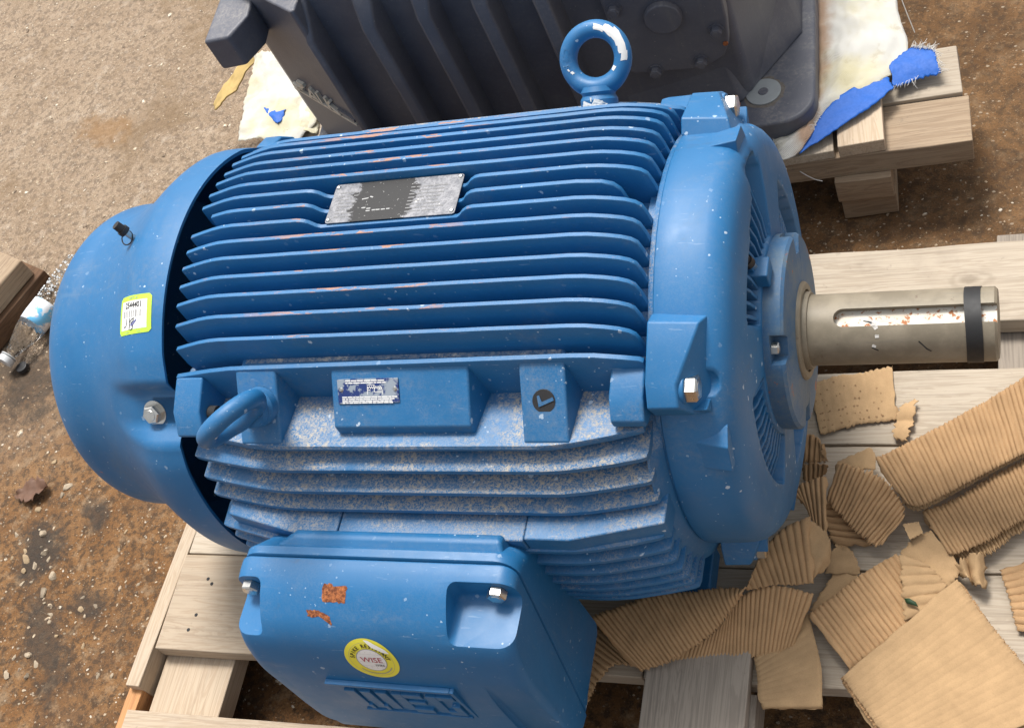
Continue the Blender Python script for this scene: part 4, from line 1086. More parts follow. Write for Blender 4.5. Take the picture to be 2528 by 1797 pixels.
plank("splinter_rail", pal, (-1.277, -.60), (-1.2735, -.392), .026, .118, 'wood_orange', T - .018, seed=13, bev=.0015, wob=.004)
# nail heads
for (x, y) in ((-1.195, -.214), (-1.185, -.222), (-1.20, -.30), (-1.195, -.275), (-1.20, -.50), (.03, .29), (.035, .06), (.03, -.09), (.04, -.24)):
    MB().cyl((x, yy(y, x), T - .0004), (x, yy(y, x), T + .0006), .0032, .0026, 12).build("nail", 'cavity', pal)
gb_ = plank("loose_board", None, (-.381, -.283), (-.376, -.70), .137, .021, 'wood_grey', T + .0225, seed=21, wob=.002); tag(gb_, "silvery grey weathered board lying across the pallet edge beside the terminal box", "board")
gb2 = plank("loose_board", None, (-.374, -.348), (-.369, -.70), .139, .055, 'wood_grey', T - .0005, seed=22, wob=.002); tag(gb2, "grey board underneath the silvery board, only its layered right edge showing", "board")

# ------------------------------------------------------------------ pallet under the gear reducer
gp = empty("pallet", (-.6, .80, 0), "rough pallet with thick block feet under the dark gear reducer", "pallet")
gy = R_(4.2)
def G(x, y):                                                   # local plan of the reducer, turned about its near right corner
    ox, oy = -.286, .585; c, s = math.cos(gy), math.sin(gy); return (ox + x * c - y * s, oy + x * s + y * c)
def gplank(name, x0, y0, x1, y1, w, t, mat, z, sd, **k): return plank(name, gp, G(x0, y0), G(x1, y1), w, t, mat, z, seed=sd, **k)
gplank("stringer", -1.12, .012, .232, .005, .098, .046, 'wood_tan', .146, 31, wob=.002)
gplank("stringer", -1.12, .47, .10, .46, .098, .046, 'wood_tan', .146, 32)
gplank("stringer", -1.12, .84, .10, .83, .098, .046, 'wood_tan', .146, 33)
gplank("deck_board", -1.12, .117, .225, .108, .107, .030, 'wood_old', .152, 34, chipend=.006)
for i, y in enumerate((.245, .36, .58, .70)): gplank("deck_board", -1.10, y, .115, y, .10, .024, 'wood_old', .150, 35 + i)
gplank("deck_cleat", .066, -.043, .062, .075, .072, .026, 'wood_new', .173, 41, wob=.002)
gplank("deck_cleat", -.04, -.045, -.045, .07, .125, .018, 'wood_old', .1645, 42)
for x in (.055, -.60, -1.06):
    for y in (-.005, .46, .83):
        if (x, y) == (.055, -.005):
            gplank("block", x - .041, y, x + .049, y, .10, .050, 'wood_tan', .0995, 44, wob=.002); gplank("block", x - .037, y + .004, x + .051, y + .004, .095, .049, 'wood_tan', .049, 45, wob=.003)
        else: gplank("block", x - .045, y, x + .045, y, .10, .099, 'wood_tan', .0995, 46 + int(x * 10 + y * 30))

# ------------------------------------------------------------------ gear reducer
red = empty("gear_reducer", (-.70, .85, .158), "charcoal grey ribbed cast gear reducer on its pallet behind the blue motor", "gearbox")
ZG0, ZG1 = .158, .2150                                         # base plate under and upper side
def plan(name, pts, z0, z1, bev=.004, mat='gear', seg=3, parent=red, taper=0):
    mb = MB(); n = len(pts); cx = sum(p[0] for p in pts) / n; cy = sum(p[1] for p in pts) / n
    a = [(*G(*p), z0) for p in pts]; b = [(*G(lerp(p[0], cx, taper), lerp(p[1], cy, taper)), z1) for p in pts]
    mb.add(a + b, [tuple(range(n))[::-1], tuple(range(n, 2 * n))] + [(i, (i + 1) % n, n + (i + 1) % n, n + i) for i in range(n)])
    return mb.build(name, mat, parent, bevel=bev, seg=seg, smooth=40)
def rc(x0, y0, x1, y1, r, n=7):
    out = []
    for (cx, cy, a0) in ((x1 - r, y0 + r, 270), (x1 - r, y1 - r, 0), (x0 + r, y1 - r, 90), (x0 + r, y0 + r, 180)):
        out += [(cx + math.cos(R_(a0 + 90 * k / n)) * r, cy + math.sin(R_(a0 + 90 * k / n)) * r) for k in range(n + 1)]
    return out
plan("base_plate", rc(-.93, -.012, .002, .62, .055), ZG0, ZG1, .006)
# housing walls: plan outline from far left round the front to the right
HT = .62
plan("housing", [(-.895, .150), (-.845, .092), (-.760, .048), (-.30, .040), (-.10, .060), (-.045, .19), (-.045, .56), (-.90, .56)], ZG1 - .002, HT, .012, seg=4)
# raised gusset that runs out to the mounting pad
mb = MB(); pts = [(-.30, .03), (-.115, .045), (-.018, .185), (-.018, .50), (-.30, .50)]
mb.add([(*G(*p), ZG1 - .001) for p in pts] + [(*G(x * .9 - .03, y + .02), .335) for x, y in pts], [(4, 3, 2, 1, 0), (5, 6, 7, 8, 9)] + [(i, (i + 1) % 5, 5 + (i + 1) % 5, 5 + i) for i in range(5)])
mb.build("gusset", 'gear', red, bevel=.006, seg=3)
# left end plate with the raised name: a slanted face
F0 = Vector((*G(-.905, .128), 0)); F1 = Vector((*G(-.7535, .010), 0))
plan("end_plate", [(-.905, .128), (-.7535, .010), (-.746, .012), (-.742, .20), (-.90, .22)], ZG1 - .003, .60, .007)
plan("end_plate", [(-.958, .20), (-.9055, .1295), (-.90, .24), (-.94, .30)], ZG1 + .02, .46, .005)
def rib(x0, ztop, w=.012):
    # tapered cast rib: thin nose, wide root, chamfered top leaning back
    w2 = w * 1.9; y0, y1 = .004, .062
    prof = [(y0 + .004, ZG1 - .004), (y0, ztop), (y0 + .055, ztop + .085), (y0 + .055, HT - .03), (y1 + .02, HT - .03), (y1 + .02, ZG1 - .004)]
    mb = MB(); n = len(prof); v = []
    for s in (-1, 1):
        for (y, z) in prof:
            ww = w if y < y1 - .02 else w2
            v.append((*G(x0 + s * ww, y), z))
    mb.add(v, [tuple(range(n))[::-1], tuple(range(n, 2 * n))] + [(i, (i + 1) % n, n + (i + 1) % n, n + i) for i in range(n)])
    return mb.build("rib", 'gear', red, bevel=.006, seg=3, smooth=50)
for x0 in (-.642, -.5465, -.4515, -.358): rib(x0, .540)
rib(-.7495, .535, .0075)
# bolted cover
cp = [(-.275, .65), (-.275, .352), (-.262, .340), (-.16, .328), (-.145, .330), (-.118, .345), (-.105, .370), (-.098, .42), (-.090, .65)]
mb = MB(); n = len(cp)
yc = .0185
mb.add([(*G(x, yc + .030), z) for x, z in cp] + [(*G(x, yc), z) for x, z in cp], [tuple(range(n)), tuple(range(n, 2 * n))[::-1]] + [(i, (i + 1) % n, n + (i + 1) % n, n + i) for i in range(n)])
cover_p = mb.build("inspection_cover", 'gear', red, bevel=.004, seg=3, smooth=40)
def gp3(x, y, z): return Vector((*G(x, y), z))
gd = (gp3(0, -1, 0) - gp3(0, 0, 0)).normalized()
for (x, z) in ((-.258, .478), (-.118, .402), (-.154, .345), (-.228, .341)):
    hexbolt("cover_bolt", cover_p, gp3(x, yc, z), gd, .0092, .009, 'gear', .0120, .2)
cb_ = MB().cyl(gp3(-.189, yc + .001, .447), gp3(-.189, yc - .010, .447), .0300, .0285, 40); cb_.build("cover_boss", 'gear', cover_p, smooth=35, bevel=.0025)
MB().cyl(gp3(-.110, yc + .001, .372), gp3(-.110, yc - .0015, .372), .0042, None, 14).build("rusty_hole", 'rust', cover_p)
# lifting lug, washer and pad bolt
plan("lifting_lug", [(-.932, .015), (-.884, .015), (-.858, .06), (-.862, .13), (-.93, .15)], .508, .573, .006)
pc_ = gp3(-.082, .060, ZG1)
wsh = MB().cyl(pc_, pc_ + Vector((0, 0, .003)), .0290, None, 40).build("pad_washer", 'washer', red, bevel=.0008, seg=1)
MB().cyl(pc_ + Vector((0, 0, .003)), pc_ + Vector((0, 0, .0042)), .0085, .0075, 24).build("pad_plug", 'gear', wsh, smooth=30)
MB().cyl(pc_ + Vector((-.047, -.022, -.0005)), pc_ + Vector((-.047, -.022, .0006)), .011, None, 20).build("pad_hole", 'rust', red)
v = []; N_ = 48
for i in range(N_):
    a = 2 * math.pi * i / N_; rr_ = .0345 + .005 * noise.noise(Vector((math.cos(a) * 2, math.sin(a) * 2, 3))) + .003 * noise.noise(Vector((math.cos(a) * 9, math.sin(a) * 9, 3)))
    for r_ in (.0285, rr_): v.append(pc_ + Vector((math.cos(a) * r_, math.sin(a) * r_, .0004)))
obj("dust_ring", v, [(2 * i, 2 * i + 1, (2 * i + 3) % (2 * N_), (2 * i + 2) % (2 * N_)) for i in range(N_)], simple("grey_dust", (.24, .21, .18), .95, 0, .6, 200, .2), red, smooth=None)
# raised name on the slanted end plate
fe = (F1 - F0).normalized(); fn = Vector((fe.y, -fe.x, 0)); fup = Vector((0, 0, 1)); FL = (F1 - F0).length
def face_map(u, h, off): return F0 + fe * u + fn * off + fup * h
def raised(name, polys, depth, mat='emblem'):
    mb = MB()
    for poly in polys: mb.prism([face_map(u, h, -.001) for u, h in poly], (0, 0, 0), fn * (depth + .001))
    return mb.build(name, mat, red, smooth=None)
zb = .347
sl = -.03
def bar(u0, h0, u1, h1, w): 
    d = Vector((u1 - u0, h1 - h0)).normalized() * w / 2; nx, nz = -d.y, d.x
    return [(u0 + nx, h0 + nz), (u1 + nx, h1 + nz), (u1 - nx, h1 - nz), (u0 - nx, h0 - nz)]
U = lambda t: t * FL
raised("emblem_rule", [bar(U(.03), zb + .006, U(.99), zb - .004, .0045)], .005)
raised("emblem_letter", [bar(U(.06), zb + .004, U(.30), zb + .0335, .006), bar(U(.19), zb + .034, U(.30), zb + .034, .006), bar(U(.06), zb + .018, U(.22), zb + .018, .006)], .006)
raised("emblem_letter", [bar(U(.30), zb + .004, U(.40), zb + .034, .006), bar(U(.40), zb + .034, U(.46), zb + .003, .006), bar(U(.34), zb + .013, U(.44), zb + .013, .005)], .006)
raised("emblem_letter", [bar(U(.50), zb + .034, U(.50), zb + .004, .006), bar(U(.50), zb + .006, U(.59), zb + .004, .005)], .006)
raised("emblem_letter", [bar(U(.62), zb + .032, U(.62), zb + .003, .006), bar(U(.70), zb + .030, U(.63), zb + .018, .005), bar(U(.63), zb + .017, U(.77), zb + .002, .006)], .006)
raised("emblem_rule", [bar(U(.76), zb + .012, U(.99), zb + .006, .007)], .005, 'gear')

# ------------------------------------------------------------------ sheets of card and plastic
SHEETS={'S1':([(-0.1668,-0.0325,0.195),(-0.1414,-0.0203,0.195),(-0.0912,0.0117,0.195),(-0.0375,0.0466,0.195),(0.0192,0.0876,0.195),(0.046,0.1074,0.195)],[(-0.1255,-0.0955,0.188),(-0.1079,-0.0995,0.188),(-0.0773,-0.0831,0.188),(-0.0287,-0.0519,0.188),(0.0179,-0.0224,0.188),(0.0631,0.0056,0.188)]),'S1b':([(-0.1642,-0.0325,0.184),(-0.1425,-0.0233,0.184),(-0.0921,0.0089,0.184),(-0.0381,0.044,0.184),(0.0188,0.0851,0.184),(0.0457,0.1049,0.184)],[(-0.1239,-0.0962,0.178),(-0.1088,-0.1002,0.178),(-0.0781,-0.0823,0.178),(-0.0293,-0.0509,0.178),(0.0175,-0.0212,0.178),(0.063,0.0069,0.178)]),'S2':([(-0.1068,-0.1001,0.172),(-0.0662,-0.0804,0.172),(-0.0174,-0.0461,0.172),(0.0173,-0.0223,0.172),(0.0496,-0.0,0.172)],[(-0.0722,-0.1594,0.173),(-0.0602,-0.1576,0.173),(-0.0292,-0.1413,0.173),(0.0005,-0.1196,0.173),(0.0165,-0.1094,0.173),(0.0714,-0.0745,0.173)]),'S2b':([(-0.1055,-0.1017,0.158),(-0.0672,-0.082,0.158),(-0.0181,-0.0475,0.158),(0.0169,-0.0235,0.158),(0.0493,-0.0011,0.158)],[(-0.066,-0.1559,0.16),(-0.0538,-0.1582,0.16),(-0.0275,-0.1518,0.16),(0.0023,-0.1258,0.16),(0.016,-0.117,0.16),(0.0712,-0.0792,0.16)]),'S3':([(-0.216,-0.0379,0.188),(-0.1899,-0.0462,0.192),(-0.1658,-0.0562,0.194),(-0.1464,-0.0703,0.19),(-0.1285,-0.0983,0.182),(-0.13,-0.1122,0.175)],[(-0.231,-0.0829,0.166),(-0.2197,-0.0933,0.166),(-0.2028,-0.1123,0.166),(-0.1863,-0.1295,0.166),(-0.1702,-0.1436,0.166),(-0.1548,-0.1474,0.166)]),'S3t':([(-0.2184,-0.03,0.175),(-0.178,-0.009,0.1765),(-0.168,-0.0215,0.178)],[(-0.21,-0.0416,0.182),(-0.1809,-0.0437,0.182),(-0.1665,-0.0451,0.182)]),'S4':([(-0.2379,-0.0789,0.158),(-0.2382,-0.0941,0.158),(-0.2314,-0.1164,0.158),(-0.2207,-0.1383,0.158)],[(-0.223,-0.0765,0.151),(-0.2084,-0.0975,0.151),(-0.1901,-0.1194,0.151),(-0.1697,-0.1393,0.151)]),'S5':([(-0.3176,-0.2307,0.205),(-0.3056,-0.1981,0.21),(-0.2943,-0.1749,0.215),(-0.2708,-0.1494,0.22),(-0.2428,-0.1375,0.225)],[(-0.3168,-0.2308,0.2),(-0.2943,-0.2256,0.2),(-0.2789,-0.2216,0.2),(-0.258,-0.2212,0.2),(-0.2324,-0.2173,0.2)]),'S5r':([(-0.2432,-0.1365,0.223),(-0.2288,-0.1424,0.212),(-0.2141,-0.1542,0.201),(-0.2156,-0.1683,0.19)],[(-0.256,-0.1936,0.204),(-0.2349,-0.2093,0.1987),(-0.2293,-0.2029,0.1933),(-0.2236,-0.1964,0.188)]),'S5u':([(-0.2672,-0.091,0.195),(-0.2618,-0.0742,0.195),(-0.2463,-0.0665,0.195),(-0.2288,-0.0602,0.195)],[(-0.2516,-0.1006,0.188),(-0.2465,-0.1169,0.188),(-0.2345,-0.1387,0.188),(-0.2219,-0.1528,0.188)]),'S6':([(-0.4142,-0.3159,0.166),(-0.3843,-0.2987,0.17),(-0.3527,-0.2739,0.178),(-0.326,-0.2351,0.188),(-0.2824,-0.2228,0.199),(-0.2336,-0.2271,0.188)],[(-0.4174,-0.3214,0.158),(-0.3831,-0.3173,0.158),(-0.3618,-0.3131,0.158),(-0.3213,-0.3068,0.158),(-0.2833,-0.2989,0.158),(-0.26,-0.2864,0.158)]),'S7':([(-0.5252,-0.2768,0.195),(-0.479,-0.2587,0.199),(-0.4421,-0.245,0.203),(-0.3865,-0.2385,0.207),(-0.3498,-0.2348,0.211),(-0.3152,-0.2351,0.215)],[(-0.4552,-0.3343,0.163),(-0.4379,-0.3329,0.1724),(-0.4108,-0.3255,0.1818),(-0.3768,-0.3048,0.1912),(-0.347,-0.281,0.2006),(-0.3198,-0.2425,0.21)]),'S7b':([(-0.5423,-0.2641,0.153),(-0.5406,-0.2976,0.153),(-0.5379,-0.3361,0.153),(-0.5397,-0.3703,0.153)],[(-0.4646,-0.3251,0.147),(-0.4954,-0.3233,0.147),(-0.5165,-0.3476,0.147),(-0.5264,-0.3803,0.147)]),'S8':([(-0.243,-0.2456,0.166),(-0.2116,-0.218,0.166),(-0.1783,-0.1871,0.166),(-0.1365,-0.1574,0.166)],[(-0.1865,-0.3164,0.166),(-0.1491,-0.2835,0.166),(-0.1194,-0.2569,0.166),(-0.0842,-0.2315,0.166)]),'S9':([(-0.1316,-0.1632,0.177),(-0.1273,-0.2068,0.177),(-0.1217,-0.2528,0.177)],[(-0.105,-0.1707,0.175),(-0.0756,-0.2,0.175),(-0.0887,-0.2355,0.175)]),'S9b':([(-0.1331,-0.1574,0.166),(-0.1121,-0.1318,0.1685),(-0.0927,-0.1276,0.171)],[(-0.0786,-0.2086,0.167),(-0.0655,-0.1939,0.167),(-0.0562,-0.177,0.167)]),'S10':([(-0.1918,-0.3342,0.188),(-0.1677,-0.3653,0.188),(-0.1457,-0.3934,0.188),(-0.1062,-0.4399,0.188)],[(-0.0608,-0.1999,0.188),(-0.027,-0.2509,0.188),(0.0149,-0.3056,0.188),(0.0558,-0.3546,0.188)]),'S10b':([(-0.1937,-0.335,0.182),(-0.1697,-0.3668,0.182),(-0.1482,-0.3943,0.182),(-0.1092,-0.4409,0.182)],[(-0.056,-0.203,0.182),(-0.0235,-0.2525,0.182),(0.0184,-0.3072,0.182),(0.0592,-0.3561,0.182)]),'S10c':([(-0.1927,-0.3369,0.176),(-0.1731,-0.367,0.176),(-0.1521,-0.3954,0.176),(-0.1122,-0.442,0.176)],[(-0.0538,-0.2032,0.176),(-0.0225,-0.2528,0.176),(0.0194,-0.3076,0.176),(0.0603,-0.3566,0.176)]),'S11':([(-0.309,-0.306,0.158),(-0.3018,-0.3318,0.16),(-0.298,-0.359,0.162),(-0.292,-0.3674,0.162),(-0.2918,-0.3705,0.157)],[(-0.2442,-0.2428,0.158),(-0.2238,-0.3085,0.16),(-0.219,-0.3496,0.162),(-0.2179,-0.3616,0.162),(-0.2184,-0.3648,0.157)]),'S11u':([(-0.292,-0.3706,0.156),(-0.2954,-0.3652,0.15),(-0.3003,-0.3528,0.144)],[(-0.2186,-0.3648,0.156),(-0.2193,-0.3558,0.15),(-0.2222,-0.3434,0.144)]),'S12':([(-0.0129,-0.1668,0.149),(-0.0033,-0.204,0.149),(0.0067,-0.2473,0.149)],[(0.0412,-0.1475,0.151),(0.0439,-0.21,0.151),(0.043,-0.2532,0.151)]),'S13':([(-0.2689,0.0177,0.165),(-0.2531,0.0192,0.165),(-0.2405,-0.0032,0.165)],[(-0.2689,-0.0162,0.154),(-0.2508,-0.0178,0.154),(-0.2339,-0.0145,0.154)]),'S13b':([(-0.2663,-0.0271,0.165),(-0.2486,-0.0246,0.165),(-0.2334,-0.0285,0.165)],[(-0.2665,-0.0436,0.152),(-0.2518,-0.0466,0.152),(-0.2376,-0.0355,0.152)]),'S14':([(-0.2453,-0.2364,0.152),(-0.2275,-0.2014,0.152),(-0.2178,-0.1782,0.152)],[(-0.1953,-0.2194,0.152),(-0.179,-0.1944,0.152),(-0.1909,-0.1792,0.152)]),'S15':([(-0.2278,-0.1843,0.158),(-0.2226,-0.1592,0.158),(-0.2146,-0.1427,0.158)],[(-0.1817,-0.1807,0.154),(-0.1919,-0.1562,0.154),(-0.2062,-0.1406,0.154)]),'S16':([(-0.2703,0.1151,0.145),(-0.2349,0.1282,0.145),(-0.1993,0.1334,0.145),(-0.1557,0.1445,0.145)],[(-0.2503,0.0314,0.145),(-0.2269,0.0386,0.145),(-0.1925,0.0487,0.145),(-0.1473,0.0555,0.145)]),'S17':([(-0.1401,0.0754,0.151),(-0.1455,0.0578,0.151),(-0.1503,0.023,0.151)],[(-0.1221,0.084,0.151),(-0.1236,0.0517,0.151),(-0.1321,0.0178,0.151)]),'S18':([(-0.1289,-0.1229,0.182),(-0.1091,-0.1182,0.182)],[(-0.1195,-0.1441,0.182),(-0.1037,-0.1351,0.182)]),'S19':([(-0.065,-0.1758,0.171),(-0.0493,-0.1585,0.171),(-0.0309,-0.1563,0.171)],[(-0.0572,-0.1843,0.167),(-0.0426,-0.1958,0.167),(-0.0289,-0.2011,0.167)]),'S20':([(-0.0168,-0.3789,0.165),(0.0198,-0.3508,0.165),(0.0381,-0.3347,0.165)],[(0.0013,-0.4035,0.165),(0.0374,-0.3744,0.165),(0.0554,-0.3598,0.165)]),'T1':([(-0.3302,0.9564,0.178),(-0.3209,0.8425,0.17),(-0.3111,0.7385,0.168),(-0.3019,0.6602,0.17),(-0.3116,0.6027,0.176),(-0.3563,0.5687,0.178)],[(-0.181,0.9343,0.17),(-0.168,0.825,0.17),(-0.1534,0.7494,0.174),(-0.1835,0.6744,0.18),(-0.2334,0.6408,0.18),(-0.2792,0.5957,0.179),(-0.3074,0.5393,0.177),(-0.3421,0.523,0.176)]),'T2':([(-0.1817,0.677,0.182),(-0.2368,0.6548,0.186),(-0.276,0.6134,0.185),(-0.3004,0.5581,0.182)],[(-0.1689,0.6534,0.182),(-0.2073,0.6096,0.184),(-0.25,0.5773,0.182),(-0.3109,0.5328,0.178)]),'T3':([(-0.18,0.7056,0.18),(-0.145,0.7394,0.18),(-0.1101,0.7285,0.18)],[(-0.172,0.6611,0.172),(-0.1336,0.676,0.172),(-0.0981,0.6826,0.172)]),'T4':([(-1.511,0.9699,0.152),(-1.5019,0.9259,0.152),(-1.4937,0.8508,0.152),(-1.4858,0.8,0.152),(-1.47,0.7276,0.152)],[(-1.4509,0.9662,0.16),(-1.3611,0.8463,0.16),(-1.3059,0.8029,0.16),(-1.2814,0.7477,0.16),(-1.3195,0.6934,0.16)]),'T5':([(-1.4252,0.8019,0.162),(-1.3916,0.7911,0.162),(-1.3689,0.7915,0.162)],[(-1.3945,0.7652,0.162),(-1.3728,0.7515,0.162),(-1.3657,0.7701,0.162)]),'T7':([(-1.3488,0.8121,0.152),(-1.3578,0.787,0.152),(-1.3677,0.7363,0.152)],[(-1.3041,0.8093,0.153),(-1.2862,0.7634,0.153),(-1.2789,0.7156,0.153)]),'Y1':([(-1.5239,0.9855,0.16),(-1.5771,0.9404,0.13),(-1.6361,0.909,0.09)],[(-1.5114,0.9675,0.145),(-1.5598,0.9096,0.12),(-1.6251,0.8927,0.088)])}
def resample(pts, n):
    P = catmull(pts, 6) if len(pts) > 2 else [tuple(lerp(a, b, i / 12) for a, b in zip(pts[0], pts[1])) for i in range(13)]
    L = [0]
    for a, b in zip(P, P[1:]): L.append(L[-1] + math.dist(a, b))
    out = []; k = 0
    for i in range(n + 1):
        t = L[-1] * i / n
        while k < len(L) - 2 and L[k + 1] < t: k += 1
        q = (t - L[k]) / max(1e-9, L[k + 1] - L[k]); out.append(Vector([lerp(a, b, q) for a, b in zip(P[k], P[k + 1])]))
    return out
def sheet(key, name, mat, ridges=0, amp=.0014, jag=.003, crumple=.002, thick=.0011, nv=14, sag=0.0, parent=None, seed=0, endjag=.006, fray=0):
    A, B = SHEETS[key]
    nu = max(30, int(ridges * 10)) if ridges else 40
    a = resample(A, nu); b = resample(B, nu); vs = []
    for i in range(nu + 1):
        d = b[i] - a[i]; L = d.length or 1e-6
        tu = (a[min(i + 1, nu)] - a[max(i - 1, 0)]).normalized(); nr = tu.cross(d / L)
        if nr.z < 0: nr = -nr
        nr = nr.normalized() if nr.length > 1e-6 else Vector((0, 0, 1))
        j0 = jag * (noise.noise(Vector((i * .35, seed * 5.1, 0))) + .6 * noise.noise(Vector((i * 1.3, seed * 5.1, 4)))) / L
        j1 = jag * (noise.noise(Vector((i * .35, seed * 5.1, 9))) + .6 * noise.noise(Vector((i * 1.3, seed * 5.1, 14)))) / L
        if fray: j1 += fray * (random.Random(i * 7 + seed).random() - .2) / L * (1 if i % 2 else .2)
        ph = 2 * math.pi * ridges * i / nu
        irr = .75 + .5 * noise.noise(Vector((i * .11, seed, 3)))
        for j in range(nv + 1):
            t = lerp(j0, 1 + j1, j / nv); p = a[i] + d * t
            w = math.sin(ph + .5 * noise.noise(Vector((i * .05, j * .25, seed)))) if ridges else 0
            h = amp * irr * (2.1 * abs(math.sin(ph / 2 + .25 * noise.noise(Vector((i * .05, j * .25, seed))))) ** .8 - 1.2) if ridges else 0
            h += crumple * noise.noise(Vector((p.x * 26, p.y * 26, seed * 3.3))) + crumple * .45 * noise.noise(Vector((p.x * 80, p.y * 80, seed * 3.3)))
            h -= sag * math.sin(math.pi * min(max(t, 0), 1))
            e = endjag * (noise.noise(Vector((j * .31, seed * 2.2, 1 if i < nu / 2 else 8))) + .35 * noise.noise(Vector((j * 1.13, seed * 2.2, 3)))) * (1 if d.length > .03 else .5) if i in (0, nu) else 0
            q = p + nr * h + tu * e; q.z = max(q.z, .004)
            vs.append(q)
    n = nv + 1
    fs = [(i * n + j, i * n + j + 1, (i + 1) * n + j + 1, (i + 1) * n + j) for i in range(nu) for j in range(nv)]
    return obj(name, vs, fs, mat, parent, smooth=80, solid=thick)
def card(key, label, mat='card', layers=(), cat="cardboard", **k):
    o = sheet(key, "torn_cardboard", mat, **k); tag(o, label, cat, "torn packing cardboard on the pallet"); return o
def card_layers(root, label, parts):
    e = empty("torn_cardboard", root, label, "cardboard", "torn packing cardboard on the pallet")
    for i, (key, mat, kw) in enumerate(parts): sheet(key, "liner" if i else "fluted_face", mat, parent=e, **kw)
    return e
card_layers((-.05, -.02, .17), "long strip of fluted cardboard at the right edge, uppermost of the pile", [('S1', 'card', dict(ridges=36, amp=.0016, seed=1, jag=.003, crumple=.003, endjag=.010)), ('S1b', 'card_smooth', dict(ridges=50, amp=.0016, seed=2, jag=.003))])
card_layers((-.03, -.10, .155), "thick fluted cardboard strip just below the uppermost long strip, with ragged layered lower edge", [('S2', 'card', dict(ridges=32, amp=.0016, seed=3, jag=.004, crumple=.003, endjag=.010)), ('S2b', 'card_smooth', dict(ridges=36, amp=.0020, seed=4, jag=.006))])
card('S3', "crushed fluted cardboard piece twisted beside the motor's round end shield", ridges=18, amp=.0024, seed=5, crumple=.006, jag=.005)
card('S3t', "smooth brown flap folded over the top of the crushed fluted piece", 'card_smooth', seed=6, crumple=.003)
card('S4', "small strip with wide sideways flutes tucked under the crushed piece", ridges=6, amp=.0032, seed=7, jag=.004)
card('S5', "upright part of the twisted fluted ribbon nearest the motor foot", ridges=12, amp=.0018, seed=8, jag=.002)
card('S5r', "crumpled torn corner at the right end of the fluted ribbon", 'card_smooth', seed=9, crumple=.009, jag=.006)
card('S5u', "narrow fan folded fluted scrap pointing up against the end shield", ridges=7, amp=.0022, seed=10, crumple=.004)
card('S6', "finely fluted ribbon hanging below the folded crease over the grey board", ridges=32, amp=.0016, seed=11, jag=.003)
card('S7', "curling fluted ribbon leaning on the lower fins beside the terminal box", ridges=30, amp=.0021, seed=12, crumple=.003, jag=.004, sag=-.006)
card('S7b', "fluted end of the ribbon sticking out past the terminal box side", ridges=11, amp=.0022, seed=13)
card('S8', "fluted square of cardboard set diagonally, left of the big flat sheet", ridges=19, amp=.0015, seed=14, jag=.002)
card('S9', "torn scrap with shallow sideways creases and a bit of green leaf on it", 'card_smooth', ridges=6, amp=.0016, seed=15, jag=.004)
card('S9b', "smooth scrap wedged under the ragged edge of the thick strip", 'card_smooth', seed=16, crumple=.004)
card_layers((0, -.40, .17), "largest flat cardboard sheet with faint parallel lines at the lower right corner", [('S10', 'card_smooth', dict(ridges=17, amp=.00035, seed=17, jag=.0015, crumple=.0012)), ('S10b', 'card', dict(ridges=60, amp=.0016, seed=18, jag=.003)), ('S10c', 'card_smooth', dict(seed=19, jag=.003))])
e11 = empty("torn_cardboard", (-.24, -.36, .155), "flat cardboard tongue folded under at its end, right of the grey board", "cardboard", "torn packing cardboard on the pallet")
sheet('S11', "tongue", 'card_smooth', ridges=11, amp=.00035, seed=20, jag=.001, crumple=.001, parent=e11); sheet('S11u', "folded_end", 'card_smooth', seed=21, jag=0, crumple=.0005, parent=e11)
card('S12', "cardboard scrap with sideways flutes cut off by the right edge", ridges=9, amp=.0015, seed=22)
card('S13', "dark crumpled fluted scrap tucked against the bearing cap side", ridges=5, amp=.0035, seed=23, crumple=.006)
card('S13b', "lower dark crumpled fluted scrap behind the round end shield", ridges=5, amp=.0035, seed=24, crumple=.006)
card('S14', "small smooth scrap lying behind the diagonal fluted square", 'card_smooth', seed=25, crumple=.003)
card('S15', "little bent triangle of cardboard with a crease down the middle", 'card_smooth', ridges=1, amp=.004, seed=26)
c16 = empty("torn_cardboard", (-.20, .06, .144), "flat brown piece with rows of dimples under the bare shaft", "cardboard", "torn packing cardboard on the pallet")
s16 = sheet('S16', "liner", 'card_smooth', ridges=9, amp=.0003, seed=27, jag=.003, crumple=.0012, parent=c16)
A16, B16 = SHEETS['S16']; A16 = resample(A16, 20); B16 = resample(B16, 20); mb = MB(); rnd = random.Random(4)
for r in range(7):
    for q in range(14):
        t = (q + .8) / 15.5; i = int(t * 20); p = A16[i].lerp(B16[i], (r + .7) / 7.5) + Vector((rnd.uniform(-.002, .002), rnd.uniform(-.0015, .0015), .0013))
        if rnd.random() < (.25 + .6 * (r > 3)): mb.cyl(p, p + Vector((0, 0, .0004)), rnd.uniform(.0009, .0018), .0008, 8)
dm = mb.build("dimples", make_card("dent_shade_cardboard", (.31, .195, .105)), c16); dm['kind'] = 'stuff'  # darker discs on the face; their colour stands in for shade inside dents
card('S17', "thin splintered sliver of cardboard on the pale board beside the dimpled piece", 'card_smooth', ridges=2, amp=.002, seed=28, jag=.006)
card('S18', "tiny torn square of cardboard between crushed piece and thick strip", 'card_smooth', seed=29)
card('S19', "crumpled twist of cardboard at the lower tip of the thick strip", 'card_smooth', ridges=2, amp=.008, seed=30, crumple=.008, jag=.006)
card('S20', "shaded fluted scrap under the big flat sheet at the corner", ridges=9, amp=.002, seed=31)

